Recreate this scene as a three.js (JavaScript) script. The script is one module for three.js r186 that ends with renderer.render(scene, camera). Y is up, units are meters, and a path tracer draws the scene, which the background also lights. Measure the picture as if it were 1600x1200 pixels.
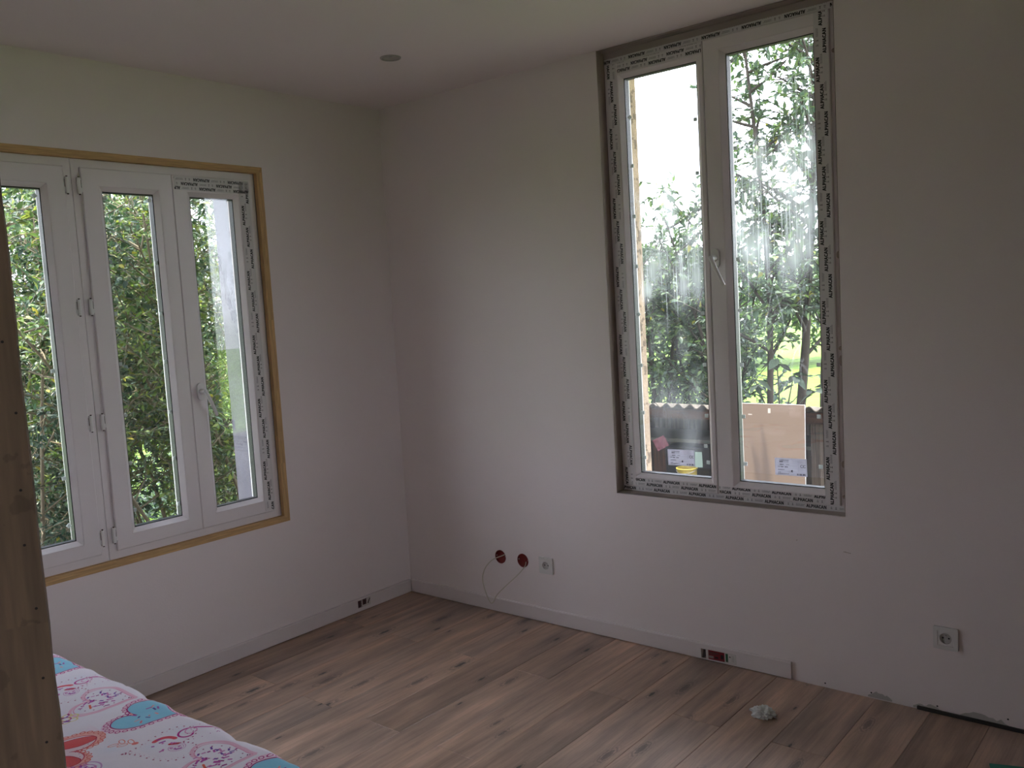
import * as THREE from 'three';
import { RoundedBoxGeometry } from 'three/addons/geometries/RoundedBoxGeometry.js';
import { mergeGeometries, mergeVertices } from 'three/addons/utils/BufferGeometryUtils.js';

// ------------------------------------------------------------------ camera, sky, sun, exposure
const scene = new THREE.Scene();
const camera = new THREE.PerspectiveCamera(46.87, 4 / 3, 0.05, 200);
camera.position.set(3.4532, 1.5149, 3.206);
camera.rotation.set(-0.0908, 0.6937, -0.0579, 'YXZ');
scene.add(camera);

const renderer = new THREE.WebGLRenderer({ antialias: true });
renderer.toneMapping = THREE.LinearToneMapping;
renderer.toneMappingExposure = 1.06;
renderer.shadowMap.enabled = true;
renderer.shadowMap.type = THREE.PCFSoftShadowMap;

const SKY_LEVEL = 8.2, SUN_LEVEL = 11;
{
  const W = 256, H = 128, d = new Float32Array(W * H * 4);
  for (let y = 0; y < H; y++) for (let x = 0; x < W; x++) {
    const el = ((y + 0.5) / H - 0.5) * 2, t = Math.max(0, el), o = (y * W + x) * 4;
    const a = (x / W) * 2 * Math.PI, cl = 0.5 + 0.5 * Math.sin(3 * a + 5 * t) * Math.cos(9 * t - 2 * a);
    const k = Math.pow(t, 0.7), b = 0.9 + 0.12 * cl;
    d[o] = b * (1 - 0.24 * k); d[o + 1] = b * (0.98 - 0.15 * k); d[o + 2] = b * (1.1 - 0.03 * k); d[o + 3] = 1;
    if (el < 0) { d[o] = 0.5; d[o + 1] = 0.52; d[o + 2] = 0.5; }
  }
  const sky = new THREE.DataTexture(d, W, H, THREE.RGBAFormat, THREE.FloatType);
  sky.mapping = THREE.EquirectangularReflectionMapping;
  sky.magFilter = THREE.LinearFilter; sky.wrapS = THREE.RepeatWrapping; sky.needsUpdate = true;
  scene.background = sky;
  scene.backgroundIntensity = SKY_LEVEL;
}
const sun = new THREE.DirectionalLight(0xfff1dc, SUN_LEVEL);
sun.position.set(-6, 30, 0.2);
sun.target.position.set(0, 0, -3);
sun.castShadow = true;
Object.assign(sun.shadow.camera, { left: -25, right: 25, top: 25, bottom: -25, near: 0.5, far: 90 });
sun.shadow.mapSize.set(4096, 4096);
scene.add(sun, sun.target);

// ------------------------------------------------------------------ helpers
function mulberry(a) { return () => { a |= 0; a = (a + 0x6d2b79f5) | 0; let t = Math.imul(a ^ (a >>> 15), 1 | a); t = (t + Math.imul(t ^ (t >>> 7), 61 | t)) ^ t; return ((t ^ (t >>> 14)) >>> 0) / 4294967296; }; }
const R = mulberry(20240611);
const rr = (a, b, r = R) => a + (b - a) * r();
const lerp = THREE.MathUtils.lerp, clamp = THREE.MathUtils.clamp, V = (x, y, z) => new THREE.Vector3(x, y, z);
const used = new Map();
function numbered(n) { const k = used.get(n) ?? 0; used.set(n, k + 1); return k ? `${n}_${String(k).padStart(3, '0')}` : n; }
function shade(o) { o.castShadow = true; o.receiveShadow = true; return o; }
function part(name, geo, mat, parent, label) {
  const m = shade(new THREE.Mesh(geo, mat)); m.name = name;
  if (label) m.userData.label = label;
  parent.add(m); return m;
}
function thing(name, label, category, pos = [0, 0, 0], turn = 0, group) {
  const o = new THREE.Group(); o.name = numbered(name); o.position.set(...pos); o.rotation.y = turn;
  o.userData = { label, category }; if (group) o.userData.group = group;
  scene.add(o); return o;
}
function single(name, geo, mat, label, category, group) {
  const m = shade(new THREE.Mesh(geo, mat)); m.name = numbered(name);
  m.userData = { label, category }; if (group) m.userData.group = group;
  scene.add(m); return m;
}
function struct(name, label, geo, mat) {
  const m = geo ? shade(new THREE.Mesh(geo, mat)) : new THREE.Group(); m.name = name;
  m.userData = { label, kind: 'structure', category: name.split('_')[0] };
  scene.add(m); return m;
}
const box = (w, h, d, x = 0, y = 0, z = 0) => new THREE.BoxGeometry(w, h, d).translate(x, y, z);
const rbox = (w, h, d, r, x = 0, y = 0, z = 0, s = 2) => new RoundedBoxGeometry(w, h, d, s, r).translate(x, y, z);
const cyl = (r0, r1, h, n = 20) => new THREE.CylinderGeometry(r0, r1, h, n);
// uv in metres from position, by the dominant normal axis
function uvMetres(g, s = 1) {
  const p = g.attributes.position, n = g.attributes.normal, uv = new Float32Array(p.count * 2);
  for (let i = 0; i < p.count; i++) {
    const ax = Math.abs(n.getX(i)), ay = Math.abs(n.getY(i)), az = Math.abs(n.getZ(i));
    const [u, v] = az >= ax && az >= ay ? [p.getX(i), p.getY(i)] : ax >= ay ? [p.getZ(i), p.getY(i)] : [p.getX(i), p.getZ(i)];
    uv[2 * i] = u * s; uv[2 * i + 1] = v * s;
  }
  g.setAttribute('uv', new THREE.BufferAttribute(uv, 2)); return g;
}
// joins successive rectangles {x0,y0,x1,y1,z} with flat quads; cap closes the last one
function loft(loops, closed = false, cap = false) {
  const pos = [], c = (r) => [[r.x0, r.y0, r.z], [r.x1, r.y0, r.z], [r.x1, r.y1, r.z], [r.x0, r.y1, r.z]];
  const quad = (a, b, d, e) => pos.push(...a, ...b, ...d, ...a, ...d, ...e);
  const n = loops.length, last = closed ? n : n - 1;
  for (let k = 0; k < last; k++) {
    const A = c(loops[k]), B = c(loops[(k + 1) % n]);
    for (let i = 0; i < 4; i++) quad(A[i], A[(i + 1) % 4], B[(i + 1) % 4], B[i]);
  }
  if (cap) { const A = c(loops[n - 1]); quad(A[0], A[1], A[2], A[3]); const B = c(loops[0]); quad(B[0], B[3], B[2], B[1]); }
  const g = new THREE.BufferGeometry();
  g.setAttribute('position', new THREE.Float32BufferAttribute(pos, 3));
  g.computeVertexNormals(); return uvMetres(g);
}
const rect = (x0, y0, x1, y1, z) => ({ x0, y0, x1, y1, z });
const inset = (r, d, z) => rect(r.x0 + d, r.y0 + d, r.x1 - d, r.y1 - d, z);
function polyShape(pts) { const s = new THREE.Shape(); pts.forEach(([x, y], i) => (i ? s.lineTo(x, y) : s.moveTo(x, y))); s.closePath(); return s; }
const hole = (pts) => { const p = new THREE.Path(); pts.forEach(([x, y], i) => (i ? p.lineTo(x, y) : p.moveTo(x, y))); p.closePath(); return p; };
const roundHole = (x, y, r) => { const p = new THREE.Path(); p.absarc(x, y, r, 0, Math.PI * 2, true); return p; };
const extrude = (shape, depth, bevel = 0, seg = 24) => new THREE.ExtrudeGeometry(shape, { depth, curveSegments: seg, bevelEnabled: bevel > 0, bevelSize: bevel, bevelThickness: bevel, bevelSegments: 2 });

// value noise
const PERM = (() => { const r = mulberry(77), a = []; for (let i = 0; i < 4096; i++) a.push(r()); return a; })();
const hash = (x, y, s = 0) => PERM[(((x * 73856093) ^ (y * 19349663) ^ (s * 83492791)) >>> 0) % 4096];
function vnoise(x, y, s = 0, wx = 0, wy = 0) {
  const ix = Math.floor(x), iy = Math.floor(y), fx = x - ix, fy = y - iy, u = fx * fx * (3 - 2 * fx), v = fy * fy * (3 - 2 * fy);
  const X = (i) => (wx ? ((i % wx) + wx) % wx : i), Y = (i) => (wy ? ((i % wy) + wy) % wy : i);
  return lerp(lerp(hash(X(ix), Y(iy), s), hash(X(ix + 1), Y(iy), s), u), lerp(hash(X(ix), Y(iy + 1), s), hash(X(ix + 1), Y(iy + 1), s), u), v);
}
const fbm = (x, y, s = 0, o = 4) => { let a = 0, k = 0.5, t = 0; for (let i = 0; i < o; i++) { a += k * vnoise(x, y, s + i); t += k; x *= 2.03; y *= 2.03; k *= 0.5; } return a / t; };
function dataTex(w, h, f, srgb = true) {
  const d = new Uint8Array(w * h * 4);
  for (let y = 0; y < h; y++) for (let x = 0; x < w; x++) {
    const c = f(x, y), o = (y * w + x) * 4;
    d[o] = clamp(c[0], 0, 255); d[o + 1] = clamp(c[1], 0, 255); d[o + 2] = clamp(c[2], 0, 255); d[o + 3] = 255;
  }
  const t = new THREE.DataTexture(d, w, h); t.magFilter = THREE.LinearFilter; t.minFilter = THREE.LinearMipmapLinearFilter; t.generateMipmaps = true;
  t.wrapS = t.wrapT = THREE.RepeatWrapping; if (srgb) t.colorSpace = THREE.SRGBColorSpace; t.needsUpdate = true; return t;
}
function canvasTex(w, h, draw, srgb = true, wrap = true) {
  const c = document.createElement('canvas'); c.width = w; c.height = h; draw(c.getContext('2d'), w, h);
  const t = new THREE.CanvasTexture(c); if (srgb) t.colorSpace = THREE.SRGBColorSpace;
  if (wrap) t.wrapS = t.wrapT = THREE.RepeatWrapping; t.magFilter = THREE.LinearFilter; return t;
}
const std = (o) => new THREE.MeshStandardMaterial(o);
const phys = (o) => new THREE.MeshPhysicalMaterial(o);
const lin = (r, g, b) => new THREE.Color().setRGB(r, g, b);

// accumulates tubes into one geometry
class Tubes {
  constructor() { this.p = []; this.i = []; }
  add(pts, r0, r1, sides = 5) {
    const n = pts.length, base = this.p.length / 3, up = V(0, 0, 0), a = V(0, 0, 0), b = V(0, 0, 0), t = V(0, 0, 0);
    for (let k = 0; k < n; k++) {
      t.subVectors(pts[Math.min(k + 1, n - 1)], pts[Math.max(k - 1, 0)]).normalize();
      up.set(0.31, 0.2, 0.93); if (Math.abs(t.dot(up)) > 0.9) up.set(1, 0, 0);
      a.crossVectors(t, up).normalize(); b.crossVectors(t, a);
      const r = lerp(r0, r1, k / (n - 1));
      for (let s = 0; s < sides; s++) {
        const w = (s / sides) * Math.PI * 2, c = Math.cos(w) * r, q = Math.sin(w) * r;
        this.p.push(pts[k].x + a.x * c + b.x * q, pts[k].y + a.y * c + b.y * q, pts[k].z + a.z * c + b.z * q);
      }
    }
    for (let k = 0; k < n - 1; k++) for (let s = 0; s < sides; s++) {
      const q = base + k * sides + s, w = base + k * sides + ((s + 1) % sides);
      this.i.push(q, w, w + sides, q, w + sides, q + sides);
    }
    const end = base + (n - 1) * sides;
    for (let s = 1; s < sides - 1; s++) this.i.push(end, end + s, end + s + 1);
  }
  build() {
    const g = new THREE.BufferGeometry(); g.setAttribute('position', new THREE.Float32BufferAttribute(this.p, 3)); g.setIndex(this.i); g.computeVertexNormals();
    return uvMetres(g);
  }
}
function tubeAlong(pts, r, n = 40, sides = 8) { return new THREE.TubeGeometry(new THREE.CatmullRomCurve3(pts), n, r, sides, false); }

// ------------------------------------------------------------------ materials
const wallBump = dataTex(256, 256, (x, y) => { const n = 110 + 60 * (vnoise(x / 2.6, y / 2.6, 1) - 0.5) + 60 * (vnoise(x / 6, y / 6, 2) - 0.5); return [n, n, n]; }, false);
wallBump.repeat.set(4, 4);
const M = {
  wall: std({ color: lin(0.86, 0.785, 0.775), roughness: 0.85, bumpMap: wallBump, bumpScale: 0.0006 }),
  ceiling: std({ color: lin(0.9, 0.825, 0.82), roughness: 0.9, bumpMap: wallBump, bumpScale: 0.0005 }),
  pvc: phys({ color: lin(0.84, 0.79, 0.795), roughness: 0.35, clearcoat: 0.15, clearcoatRoughness: 0.3 }),
  pvcWhite: std({ color: lin(0.82, 0.81, 0.8), roughness: 0.4 }),
  gasket: std({ color: lin(0.012, 0.013, 0.016), roughness: 0.5 }),
  glass: phys({ color: lin(0.95, 0.975, 0.965), roughness: 0.0, transmission: 1, thickness: 0, ior: 1.5 }),
  pad: phys({ color: lin(0.66, 0.68, 0.66), roughness: 1, transmission: 0.4, thickness: 0 }),
  dark: std({ color: lin(0.02, 0.018, 0.017), roughness: 0.8 }),
  baseboard: std({ color: lin(0.78, 0.71, 0.7), roughness: 0.45 }),
  plate: phys({ color: lin(0.74, 0.72, 0.7), roughness: 0.35, clearcoat: 0.2 }),
  red: std({ color: lin(0.2, 0.012, 0.01), roughness: 0.5, side: THREE.DoubleSide }),
  cable: std({ color: lin(0.6, 0.55, 0.45), roughness: 0.6 }),
  metal: std({ color: lin(0.6, 0.58, 0.55), roughness: 0.3, metalness: 0.9 }),
  rust: std({ color: lin(0.06, 0.035, 0.025), roughness: 0.8 }),
  plasterRaw: std({ color: lin(0.5, 0.42, 0.37), roughness: 0.95, bumpMap: wallBump, bumpScale: 0.002 }),
  plasterPatch: std({ color: lin(0.5, 0.47, 0.44), roughness: 0.95 }),
  foam: std({ color: lin(0.4, 0.34, 0.31), roughness: 0.95 }),
};
const concreteTex = dataTex(512, 512, (x, y) => { const n = fbm(x / 70, y / 70, 3), s = vnoise(x / 2, y / 2, 9), v = 98 + 34 * (n - 0.5) + 15 * (s - 0.5); return [v, v * 0.99, v * 1.08]; });
M.concrete = std({ map: concreteTex, roughness: 0.95 });
const renderTex = dataTex(512, 512, (x, y) => { const n = fbm(x / 60, y / 60, 5), s = vnoise(x / 2.5, y / 2.5, 19), k = fbm(x / 14, y / 14, 8), v = 0.9 + 0.3 * (n - 0.5) + 0.12 * (s - 0.5) - (k > 0.66 ? 0.25 : 0); return [214 * v, 188 * v, 160 * v]; });
M.masonry = std({ map: renderTex, roughness: 0.95, bumpMap: wallBump, bumpScale: 0.004 });
const pineTex = dataTex(512, 128, (x, y) => { const w = fbm(x / 120, y / 8, 6) * 6 + y / 9, g = 0.5 + 0.5 * Math.sin(w * 3.2), n = fbm(x / 60, y / 2.2, 4); const k = 0.82 + 0.12 * g * n + 0.12 * (n - 0.5); return [236 * k, 194 * k, 136 * k]; });
M.pine = std({ map: pineTex, roughness: 0.7 });
const barkTex = dataTex(256, 256, (x, y) => { const n = fbm(x / 10, y / 40, 31), m = vnoise(x / 3, y / 9, 33), v = 0.6 + 0.7 * (n - 0.3) + 0.3 * (m - 0.5); return [76 * v, 66 * v, 54 * v]; });
barkTex.repeat.set(3, 3);
M.bark = std({ map: barkTex, roughness: 0.95 });
M.twig = std({ color: lin(0.22, 0.18, 0.12), roughness: 0.8 });
M.twigGreen = std({ color: lin(0.2, 0.17, 0.09), roughness: 0.7 });
const leafMat = (o = {}) => phys({ color: 0xffffff, roughness: 1, transmission: 0.38, thickness: 0, clearcoat: 0.55, clearcoatRoughness: 0.28, side: THREE.DoubleSide, ...o });
M.leaf = leafMat();
const oldWoodTex = dataTex(512, 1024, (x, y) => { const n = fbm(x / 60, y / 160, 41), s = fbm(x / 5, y / 60, 43), st = fbm(x / 26, y / 26, 47), v = 0.72 + 0.3 * (n - 0.5) + 0.2 * (s - 0.5) - (st > 0.7 ? 0.07 : 0); return [176 * v, 146 * v, 120 * v]; });
M.oldWood = std({ map: oldWoodTex, roughness: 0.75 });
const shedWoodTex = dataTex(256, 512, (x, y) => { const n = fbm(x / 14, y / 90, 51), s = vnoise(x / 2.5, y / 30, 53), v = 0.7 + 0.6 * (n - 0.5) + 0.25 * (s - 0.5); return [128 * v, 112 * v, 96 * v]; });
M.shedWood = std({ map: shedWoodTex, roughness: 0.9 });
M.shedBrown = std({ map: shedWoodTex, color: lin(0.75, 0.42, 0.27), roughness: 0.8 });
const fibroTex = dataTex(256, 256, (x, y) => { const n = fbm(x / 40, y / 40, 61), s = vnoise(x / 3, y / 3, 63), v = 0.75 + 0.6 * (n - 0.5) + 0.2 * (s - 0.5); return [118 * v, 108 * v, 95 * v]; });
M.fibro = std({ map: fibroTex, roughness: 0.95 });

// ------------------------------------------------------------------ room shell
const CEIL = 2.544, RX = 6.2, RZ = 4.6, EX = -0.345, EZ = -0.26;
const WA = { z0: 2.414, w: 1.642, y0: 0.586, y1: 2.165 };                 // frame of the left wall's window, local x = z0 - z
const TR = { zR: 0.7446, zL: 2.443, y0: 0.56, y1: 2.192 };                // outer edge of its wooden trim
const WB = { x0: 1.3457, x1: 2.3361, y0: 0.663 };                         // opening in the back wall
{
  // back wall: notch up to the ceiling for the tall window, round holes for the two electrical boxes
  const s = polyShape([[-0.1, -0.1], [RX, -0.1], [RX, CEIL], [WB.x1, CEIL], [WB.x1, WB.y0 + 0.004], [WB.x0, WB.y0], [WB.x0, CEIL], [-0.1, CEIL]]);
  s.holes.push(roundHole(0.65, 0.28, 0.034), roundHole(0.791, 0.281, 0.034));
  const wb = struct('wall_back', 'white plastered wall with the tall narrow window and three power outlets low down', extrude(s, 0.1).translate(0, 0, -0.1), M.wall);
  const m = polyShape([[EX, -0.9], [RX + 0.3, -0.9], [RX + 0.3, CEIL], [WB.x1 + 0.01, CEIL], [WB.x1 + 0.01, 0.63], [1.372, 0.63], [1.372, CEIL], [EX, CEIL]]);
  part('masonry', extrude(m, 0.16).translate(0, 0, EZ), M.masonry, wb, 'beige rendered outer wall beside the tall window');
  // raw edge of the opening
  const rag = (n, f) => { const p = []; for (let i = 0; i <= n; i++) p.push(f(i / n)); return p; };
  const edgeStrip = (len, deep, seed) => { const g = new THREE.PlaneGeometry(len, deep, 60, 1), p = g.attributes.position; for (let i = 0; i < p.count; i++) if (p.getY(i) > 0) p.setY(i, p.getY(i) - 0.004 * fbm(p.getX(i) * 40, 3, seed)); return g; };
  const lining = mergeGeometries([
    edgeStrip(CEIL - WB.y0, 0.06, 1).rotateX(-Math.PI / 2).rotateZ(Math.PI / 2).rotateX(0).translate(WB.x0 + 0.0015, (CEIL + WB.y0) / 2, -0.031),
    edgeStrip(CEIL - WB.y0, 0.06, 2).rotateX(-Math.PI / 2).rotateZ(Math.PI / 2).translate(WB.x1 - 0.0015, (CEIL + WB.y0) / 2, -0.031),
    edgeStrip(WB.x1 - WB.x0, 0.06, 3).rotateX(-Math.PI / 2).translate((WB.x0 + WB.x1) / 2, WB.y0 + 0.0055, -0.031),
  ]);
  part('reveal_edge', lining, M.plasterRaw, wb, 'raw brownish plaster edge round the tall window');
  part('soffit', box(WB.x1 - WB.x0, 0.004, 0.05, (WB.x0 + WB.x1) / 2, CEIL - 0.003, -0.03), M.foam, wb, 'grey unpainted strip above the tall window');
  // plaster crumbs left along the right side of the opening
  for (const [y, h] of [[2.33, 0.012], [1.62, 0.02], [1.285, 0.012], [1.24, 0.03], [0.86, 0.02], [0.74, 0.01]]) part('plaster_lump', new THREE.IcosahedronGeometry(0.008, 1).scale(0.9, h / 0.012, 0.9).translate(WB.x1 - 0.005, y, -0.006), M.plasterRaw, wb);
  // wear near the floor where the baseboard is missing
  const patch = (x, w, h, seed) => { const pts = rag(14, (t) => [x + (t - 0.5) * w, h * (0.3 + 0.7 * Math.sin(Math.PI * t)) * (0.7 + 0.6 * hash(seed, Math.round(t * 14)))]); return extrude(polyShape([[x + w / 2, 0.001], ...pts.reverse(), [x - w / 2, 0.001]]), 0.0012); };
  part('plaster_patch', patch(2.445, 0.085, 0.022, 4), M.plasterPatch, wb, 'grey patch of bare plaster');
  part('plaster_patch', patch(2.79, 0.17, 0.03, 5), M.plasterPatch, wb, 'grey patch of bare plaster');
  part('plaster_patch', patch(2.61, 0.1, 0.022, 6), M.plasterPatch, wb, 'grey patch of bare plaster');
  for (const [x, y] of [[2.415, 0.018], [2.86, 0.034], [2.245, 0.014], [2.64, 0.024]]) part('nail_hole', new THREE.CircleGeometry(0.0032, 8).translate(x, y, 0.0015), M.dark, wb);
  for (const [x, y, w, a] of [[2.342, 0.533, 0.022, -0.12], [2.15, 0.556, 0.006, 0.3], [2.33, 0.535, 0.01, 0.1]]) part('scuff_mark', new THREE.PlaneGeometry(w, 0.0025).rotateZ(a).translate(x, y, 0.0006), M.plasterRaw, wb);

  // left wall, local x = -z
  const a = polyShape([[-RZ, -0.1], [0, -0.1], [0, CEIL], [-RZ, CEIL]]);
  a.holes.push(hole([[-TR.zL, TR.y0], [-TR.zR, TR.y0], [-TR.zR, TR.y1], [-TR.zL, TR.y1]].map(([x, y]) => [x + Math.sign(x + 1.6) * -0.01, y + (y > 1 ? -0.008 : 0.008)])));
  const wl = struct('wall_left', 'white plastered wall with the wide wood-trimmed window', extrude(a, 0.1).translate(0, 0, -0.1).rotateY(Math.PI / 2), M.wall);
  const b = polyShape([[-RZ - 0.3, -0.9], [0.1, -0.9], [0.1, CEIL], [-RZ - 0.3, CEIL]]);
  b.holes.push(hole([[-2.4, 0.575], [-0.785, 0.575], [-0.785, 2.175], [-2.4, 2.175]]));
  part('masonry', extrude(b, 0.245).translate(0, 0, EX).rotateY(Math.PI / 2), M.concrete, wl, 'grey cement reveal outside the wide window');

  const W3 = { z0: 2.6, z1: 3.9, y0: 0.9, y1: 2.25 }, fr = polyShape([[0, -0.1], [RZ + 0.3, -0.1], [RZ + 0.3, CEIL], [0, CEIL]].map(([z, y]) => [-z, y]));
  fr.holes.push(hole([[-W3.z1, W3.y0], [-W3.z0, W3.y0], [-W3.z0, W3.y1], [-W3.z1, W3.y1]]));
  struct('wall_right', 'white plastered wall far on the right, out of view', extrude(fr, 0.3).rotateY(Math.PI / 2).translate(RX, 0, 0), M.wall);  // unseen wall, set far off to lessen bounce onto the back wall
  const w3 = struct('window_unseen_3', 'white casement window in the right wall, out of view, placed to light the left wall and the board');  // unseen window, placed to light the left wall and the board
  const mid = (W3.z0 + W3.z1) / 2;
  for (const [a, b] of [[W3.z0 + 0.003, mid - 0.002], [mid + 0.002, W3.z1 - 0.003]]) {
    const o = rect(-b, W3.y0 + 0.003, -a, W3.y1 - 0.003, 0), q = inset(o, 0.07, 0), z = 0.12;
    const leaf = part('sash', loft([{ ...o, z }, { ...o, z: z + 0.06 }, { ...q, z: z + 0.06 }, { ...q, z }], true).rotateY(Math.PI / 2).translate(RX, 0, 0), M.pvc, w3);
    part('glass_pane', box(0.004, q.y1 - q.y0 + 0.004, q.x1 - q.x0 + 0.004, RX + 0.15, (q.y0 + q.y1) / 2, -(q.x0 + q.x1) / 2), M.glass, leaf);
  }
  struct('wall_front', 'plain white plastered wall behind the camera', box(RX + 0.1, CEIL + 0.1, 0.3, RX / 2 - 0.05, CEIL / 2 - 0.05, RZ + 0.15), M.wall);
  // unseen eaves of the house roof, placed to shade the shed front
  struct('roof_eaves_unseen', 'overhanging eaves of the house roof, out of view, placed to shade the shed front', extrude((() => { const c = polyShape([[EX - 0.2, EZ - 1.25], [RX + 0.9, EZ - 1.25], [RX + 0.9, RZ + 0.9], [EX - 0.2, RZ + 0.9]].map(([x, z]) => [x, -z])); return c; })(), 0.14).rotateX(-Math.PI / 2).translate(0, CEIL + 0.33, 0), M.shedWood);
  struct('ceiling', 'white painted ceiling with one round recessed spotlight', extrude((() => { const c = polyShape([[EX, -RZ - 0.3], [RX + 0.3, -RZ - 0.3], [RX + 0.3, -EZ], [EX, -EZ]]); c.holes.push(roundHole(0.739, -0.599, 0.036)); return c; })(), 0.2).rotateX(-Math.PI / 2).translate(0, CEIL, 0), M.ceiling);
}

// ------------------------------------------------------------------ floor of oak laminate planks
{
  const NV = 8, TL = 1024, TW = 128, LEN = 1.28, PW = 0.187;
  const knots = []; { const r = mulberry(5); for (let v = 0; v < NV; v++) { const k = []; const n = 2 + Math.floor(r() * 3); for (let i = 0; i < n; i++) k.push([r(), 0.15 + 0.7 * r(), 0.55 + 1.2 * r(), r()]); knots.push(k); } }
  const tone = [0.97, 1.02, 1.0, 0.95, 1.03, 1.0, 0.97, 1.02], warm = [0, 0.008, -0.01, 0.005, 0.0, -0.01, 0.01, -0.005];
  const tex = dataTex(TL, TW * NV, (x, y) => {
    const v = Math.floor(y / TW), u = x / TL * LEN, w = (y % TW) / TW * PW;      // metres
    let warp = 0, dark = 0;
    for (const [ku, kw, ks, kr] of knots[v]) {
      const du = (u - ku * LEN) / (0.045 * ks), dw = (w - kw * PW) / (0.013 * ks), q = Math.sqrt(du * du + dw * dw);
      warp += 0.012 * ks * Math.exp(-q * q * 0.35) * Math.sign(dw || 1);
      const qq = q + 0.5 * (fbm(u * 90, w * 260, 70 + v) - 0.5);
      dark = Math.max(dark, qq < 0.42 ? 0.62 * (kr > 0.35 ? 1 : 0.5) : 0.3 * Math.exp(-Math.pow((qq - 0.5) * 1.5, 2)) * (0.5 + 0.5 * Math.sin(qq * 15)));
    }
    const ww = w + warp, g1 = fbm(u * 3.2, ww * 70, v * 11 + 1), g2 = fbm(u * 9, ww * 330, v * 11 + 2), g3 = fbm(u * 1.7, ww * 14, v * 11 + 3), pores = vnoise(u * 42, ww * 900, v + 90);
    let k = tone[v] * (0.74 + 0.17 * (g1 - 0.5) + 0.1 * (g2 - 0.5) + 0.34 * (g3 - 0.5) + 0.22 * (fbm(u * 5, w * 22, v * 11 + 5) - 0.5)) - (pores > 0.8 ? 0.03 : 0);
    k *= 1 - dark;
    const c = warm[v] + 0.07 * (g3 - 0.5) - 0.1 * dark;
    return [234 * k * (1 + c), 197 * k, 172 * k * (1 - c)];
  });
  const plankMat = phys({ map: tex, roughness: 0.4, clearcoat: 0.3, clearcoatRoughness: 0.3, bumpMap: tex, bumpScale: 0.0003 });
  const floor = struct('floor', 'floor of bleached oak laminate planks with dark knots', box(RX + 0.6, 0.3, RZ + 0.6, RX / 2, -0.162, RZ / 2), M.dark);
  const cache = new Map();
  const plankGeo = (w, l, v, off, flip) => {
    const key = [w.toFixed(3), l.toFixed(3), v, off, flip].join();
    if (!cache.has(key)) {
      const g = loft([rect(0, -l, w, 0, -0.011), rect(0, -l, w, 0, -0.0012), rect(0.0011, -l + 0.0011, w - 0.0011, -0.0011, 0)], false, true);
      const p = g.attributes.position, uv = g.attributes.uv;
      for (let i = 0; i < p.count; i++) { const a = clamp((off - p.getY(i)) / LEN, 0.002, 0.998), b = clamp(p.getX(i) / PW, 0.01, 0.99); uv.setXY(i, flip & 1 ? 1 - a : a, (v + (flip & 2 ? 1 - b : b)) / NV); }
      cache.set(key, g.rotateX(-Math.PI / 2));
    }
    return cache.get(key);
  };
  const r = mulberry(9), G = 0.0009;
  for (let row = 0; row < 34; row++) {
    const x0 = 0.002 + PW * row, x1 = Math.min(RX - 0.002, x0 + PW);
    const cuts = [0.004]; let z = row % 2 ? 1.15 : 0.502; z += (hash(row, 3) - 0.5) * 0.008;
    while (z < RZ - 0.05) { cuts.push(z); z += LEN; } cuts.push(RZ - 0.004);
    for (let k = 0; k < cuts.length - 1; k++) {
      const l = cuts[k + 1] - cuts[k] - G, v = Math.floor(r() * NV), off = Math.round(r() * 4) / 4 * Math.max(0, LEN - l), flip = Math.floor(r() * 4);
      const m = part('plank', plankGeo(x1 - x0 - G, l, v, off, flip), plankMat, floor);
      m.position.set(x0 + G / 2, 0, cuts[k] + G / 2);
    }
  }
}

// ------------------------------------------------------------------ baseboards with their paper labels
function stickerTex(kind) {
  return canvasTex(512, 160, (c, w, h) => {
    c.fillStyle = '#cfc8c2'; c.fillRect(0, 0, w, h);
    if (kind) {
      c.fillStyle = '#7a6a60'; c.fillRect(6, 8, 70, h - 16); c.fillStyle = '#2e2320'; c.beginPath(); c.moveTo(76, 8); c.lineTo(76, h - 40); c.lineTo(40, h - 10); c.lineTo(18, h - 10); c.lineTo(44, 10); c.fill();
      c.fillStyle = '#7d1420'; c.fillRect(112, 6, 235, h - 14); c.fillStyle = '#4a3a38'; c.fillRect(118, 34, 150, 16); c.fillRect(118, 62, 110, 12); c.fillStyle = '#1d1416'; c.fillRect(205, 96, 50, 28); c.fillRect(290, 50, 40, 66);
      c.fillStyle = '#8d8580'; c.fillRect(118, 92, 70, 40);
      c.fillStyle = '#1f5a3a'; c.fillRect(362, 12, 34, h - 30); c.fillStyle = '#3d3a36'; c.fillRect(368, h - 40, 22, 20);
      c.fillStyle = '#d8d3cd'; c.fillRect(402, 10, 100, h - 20); c.fillStyle = '#7d7670'; c.beginPath(); c.arc(424, 56, 12, 0, 7); c.fill(); for (let i = 0; i < 5; i++) c.fillRect(446, 36 + i * 20, 40, 4);
    } else {
      c.fillStyle = '#3a1618'; c.fillRect(10, 10, 150, h - 20); c.fillStyle = '#c9c0ba'; for (let i = 0; i < 4; i++) c.fillRect(120, 24 + i * 34, 60, 12);
      c.fillStyle = '#4a2022'; c.fillRect(190, 20, 150, h - 60); c.fillStyle = '#281012'; c.fillRect(250, 20, 40, h - 60); c.beginPath(); c.moveTo(380, 110); c.lineTo(470, 24); c.lineTo(500, 30); c.lineTo(410, 130); c.fill();
      c.fillRect(180, 6, 170, 12);
    }
  }, true, false);
}
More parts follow.
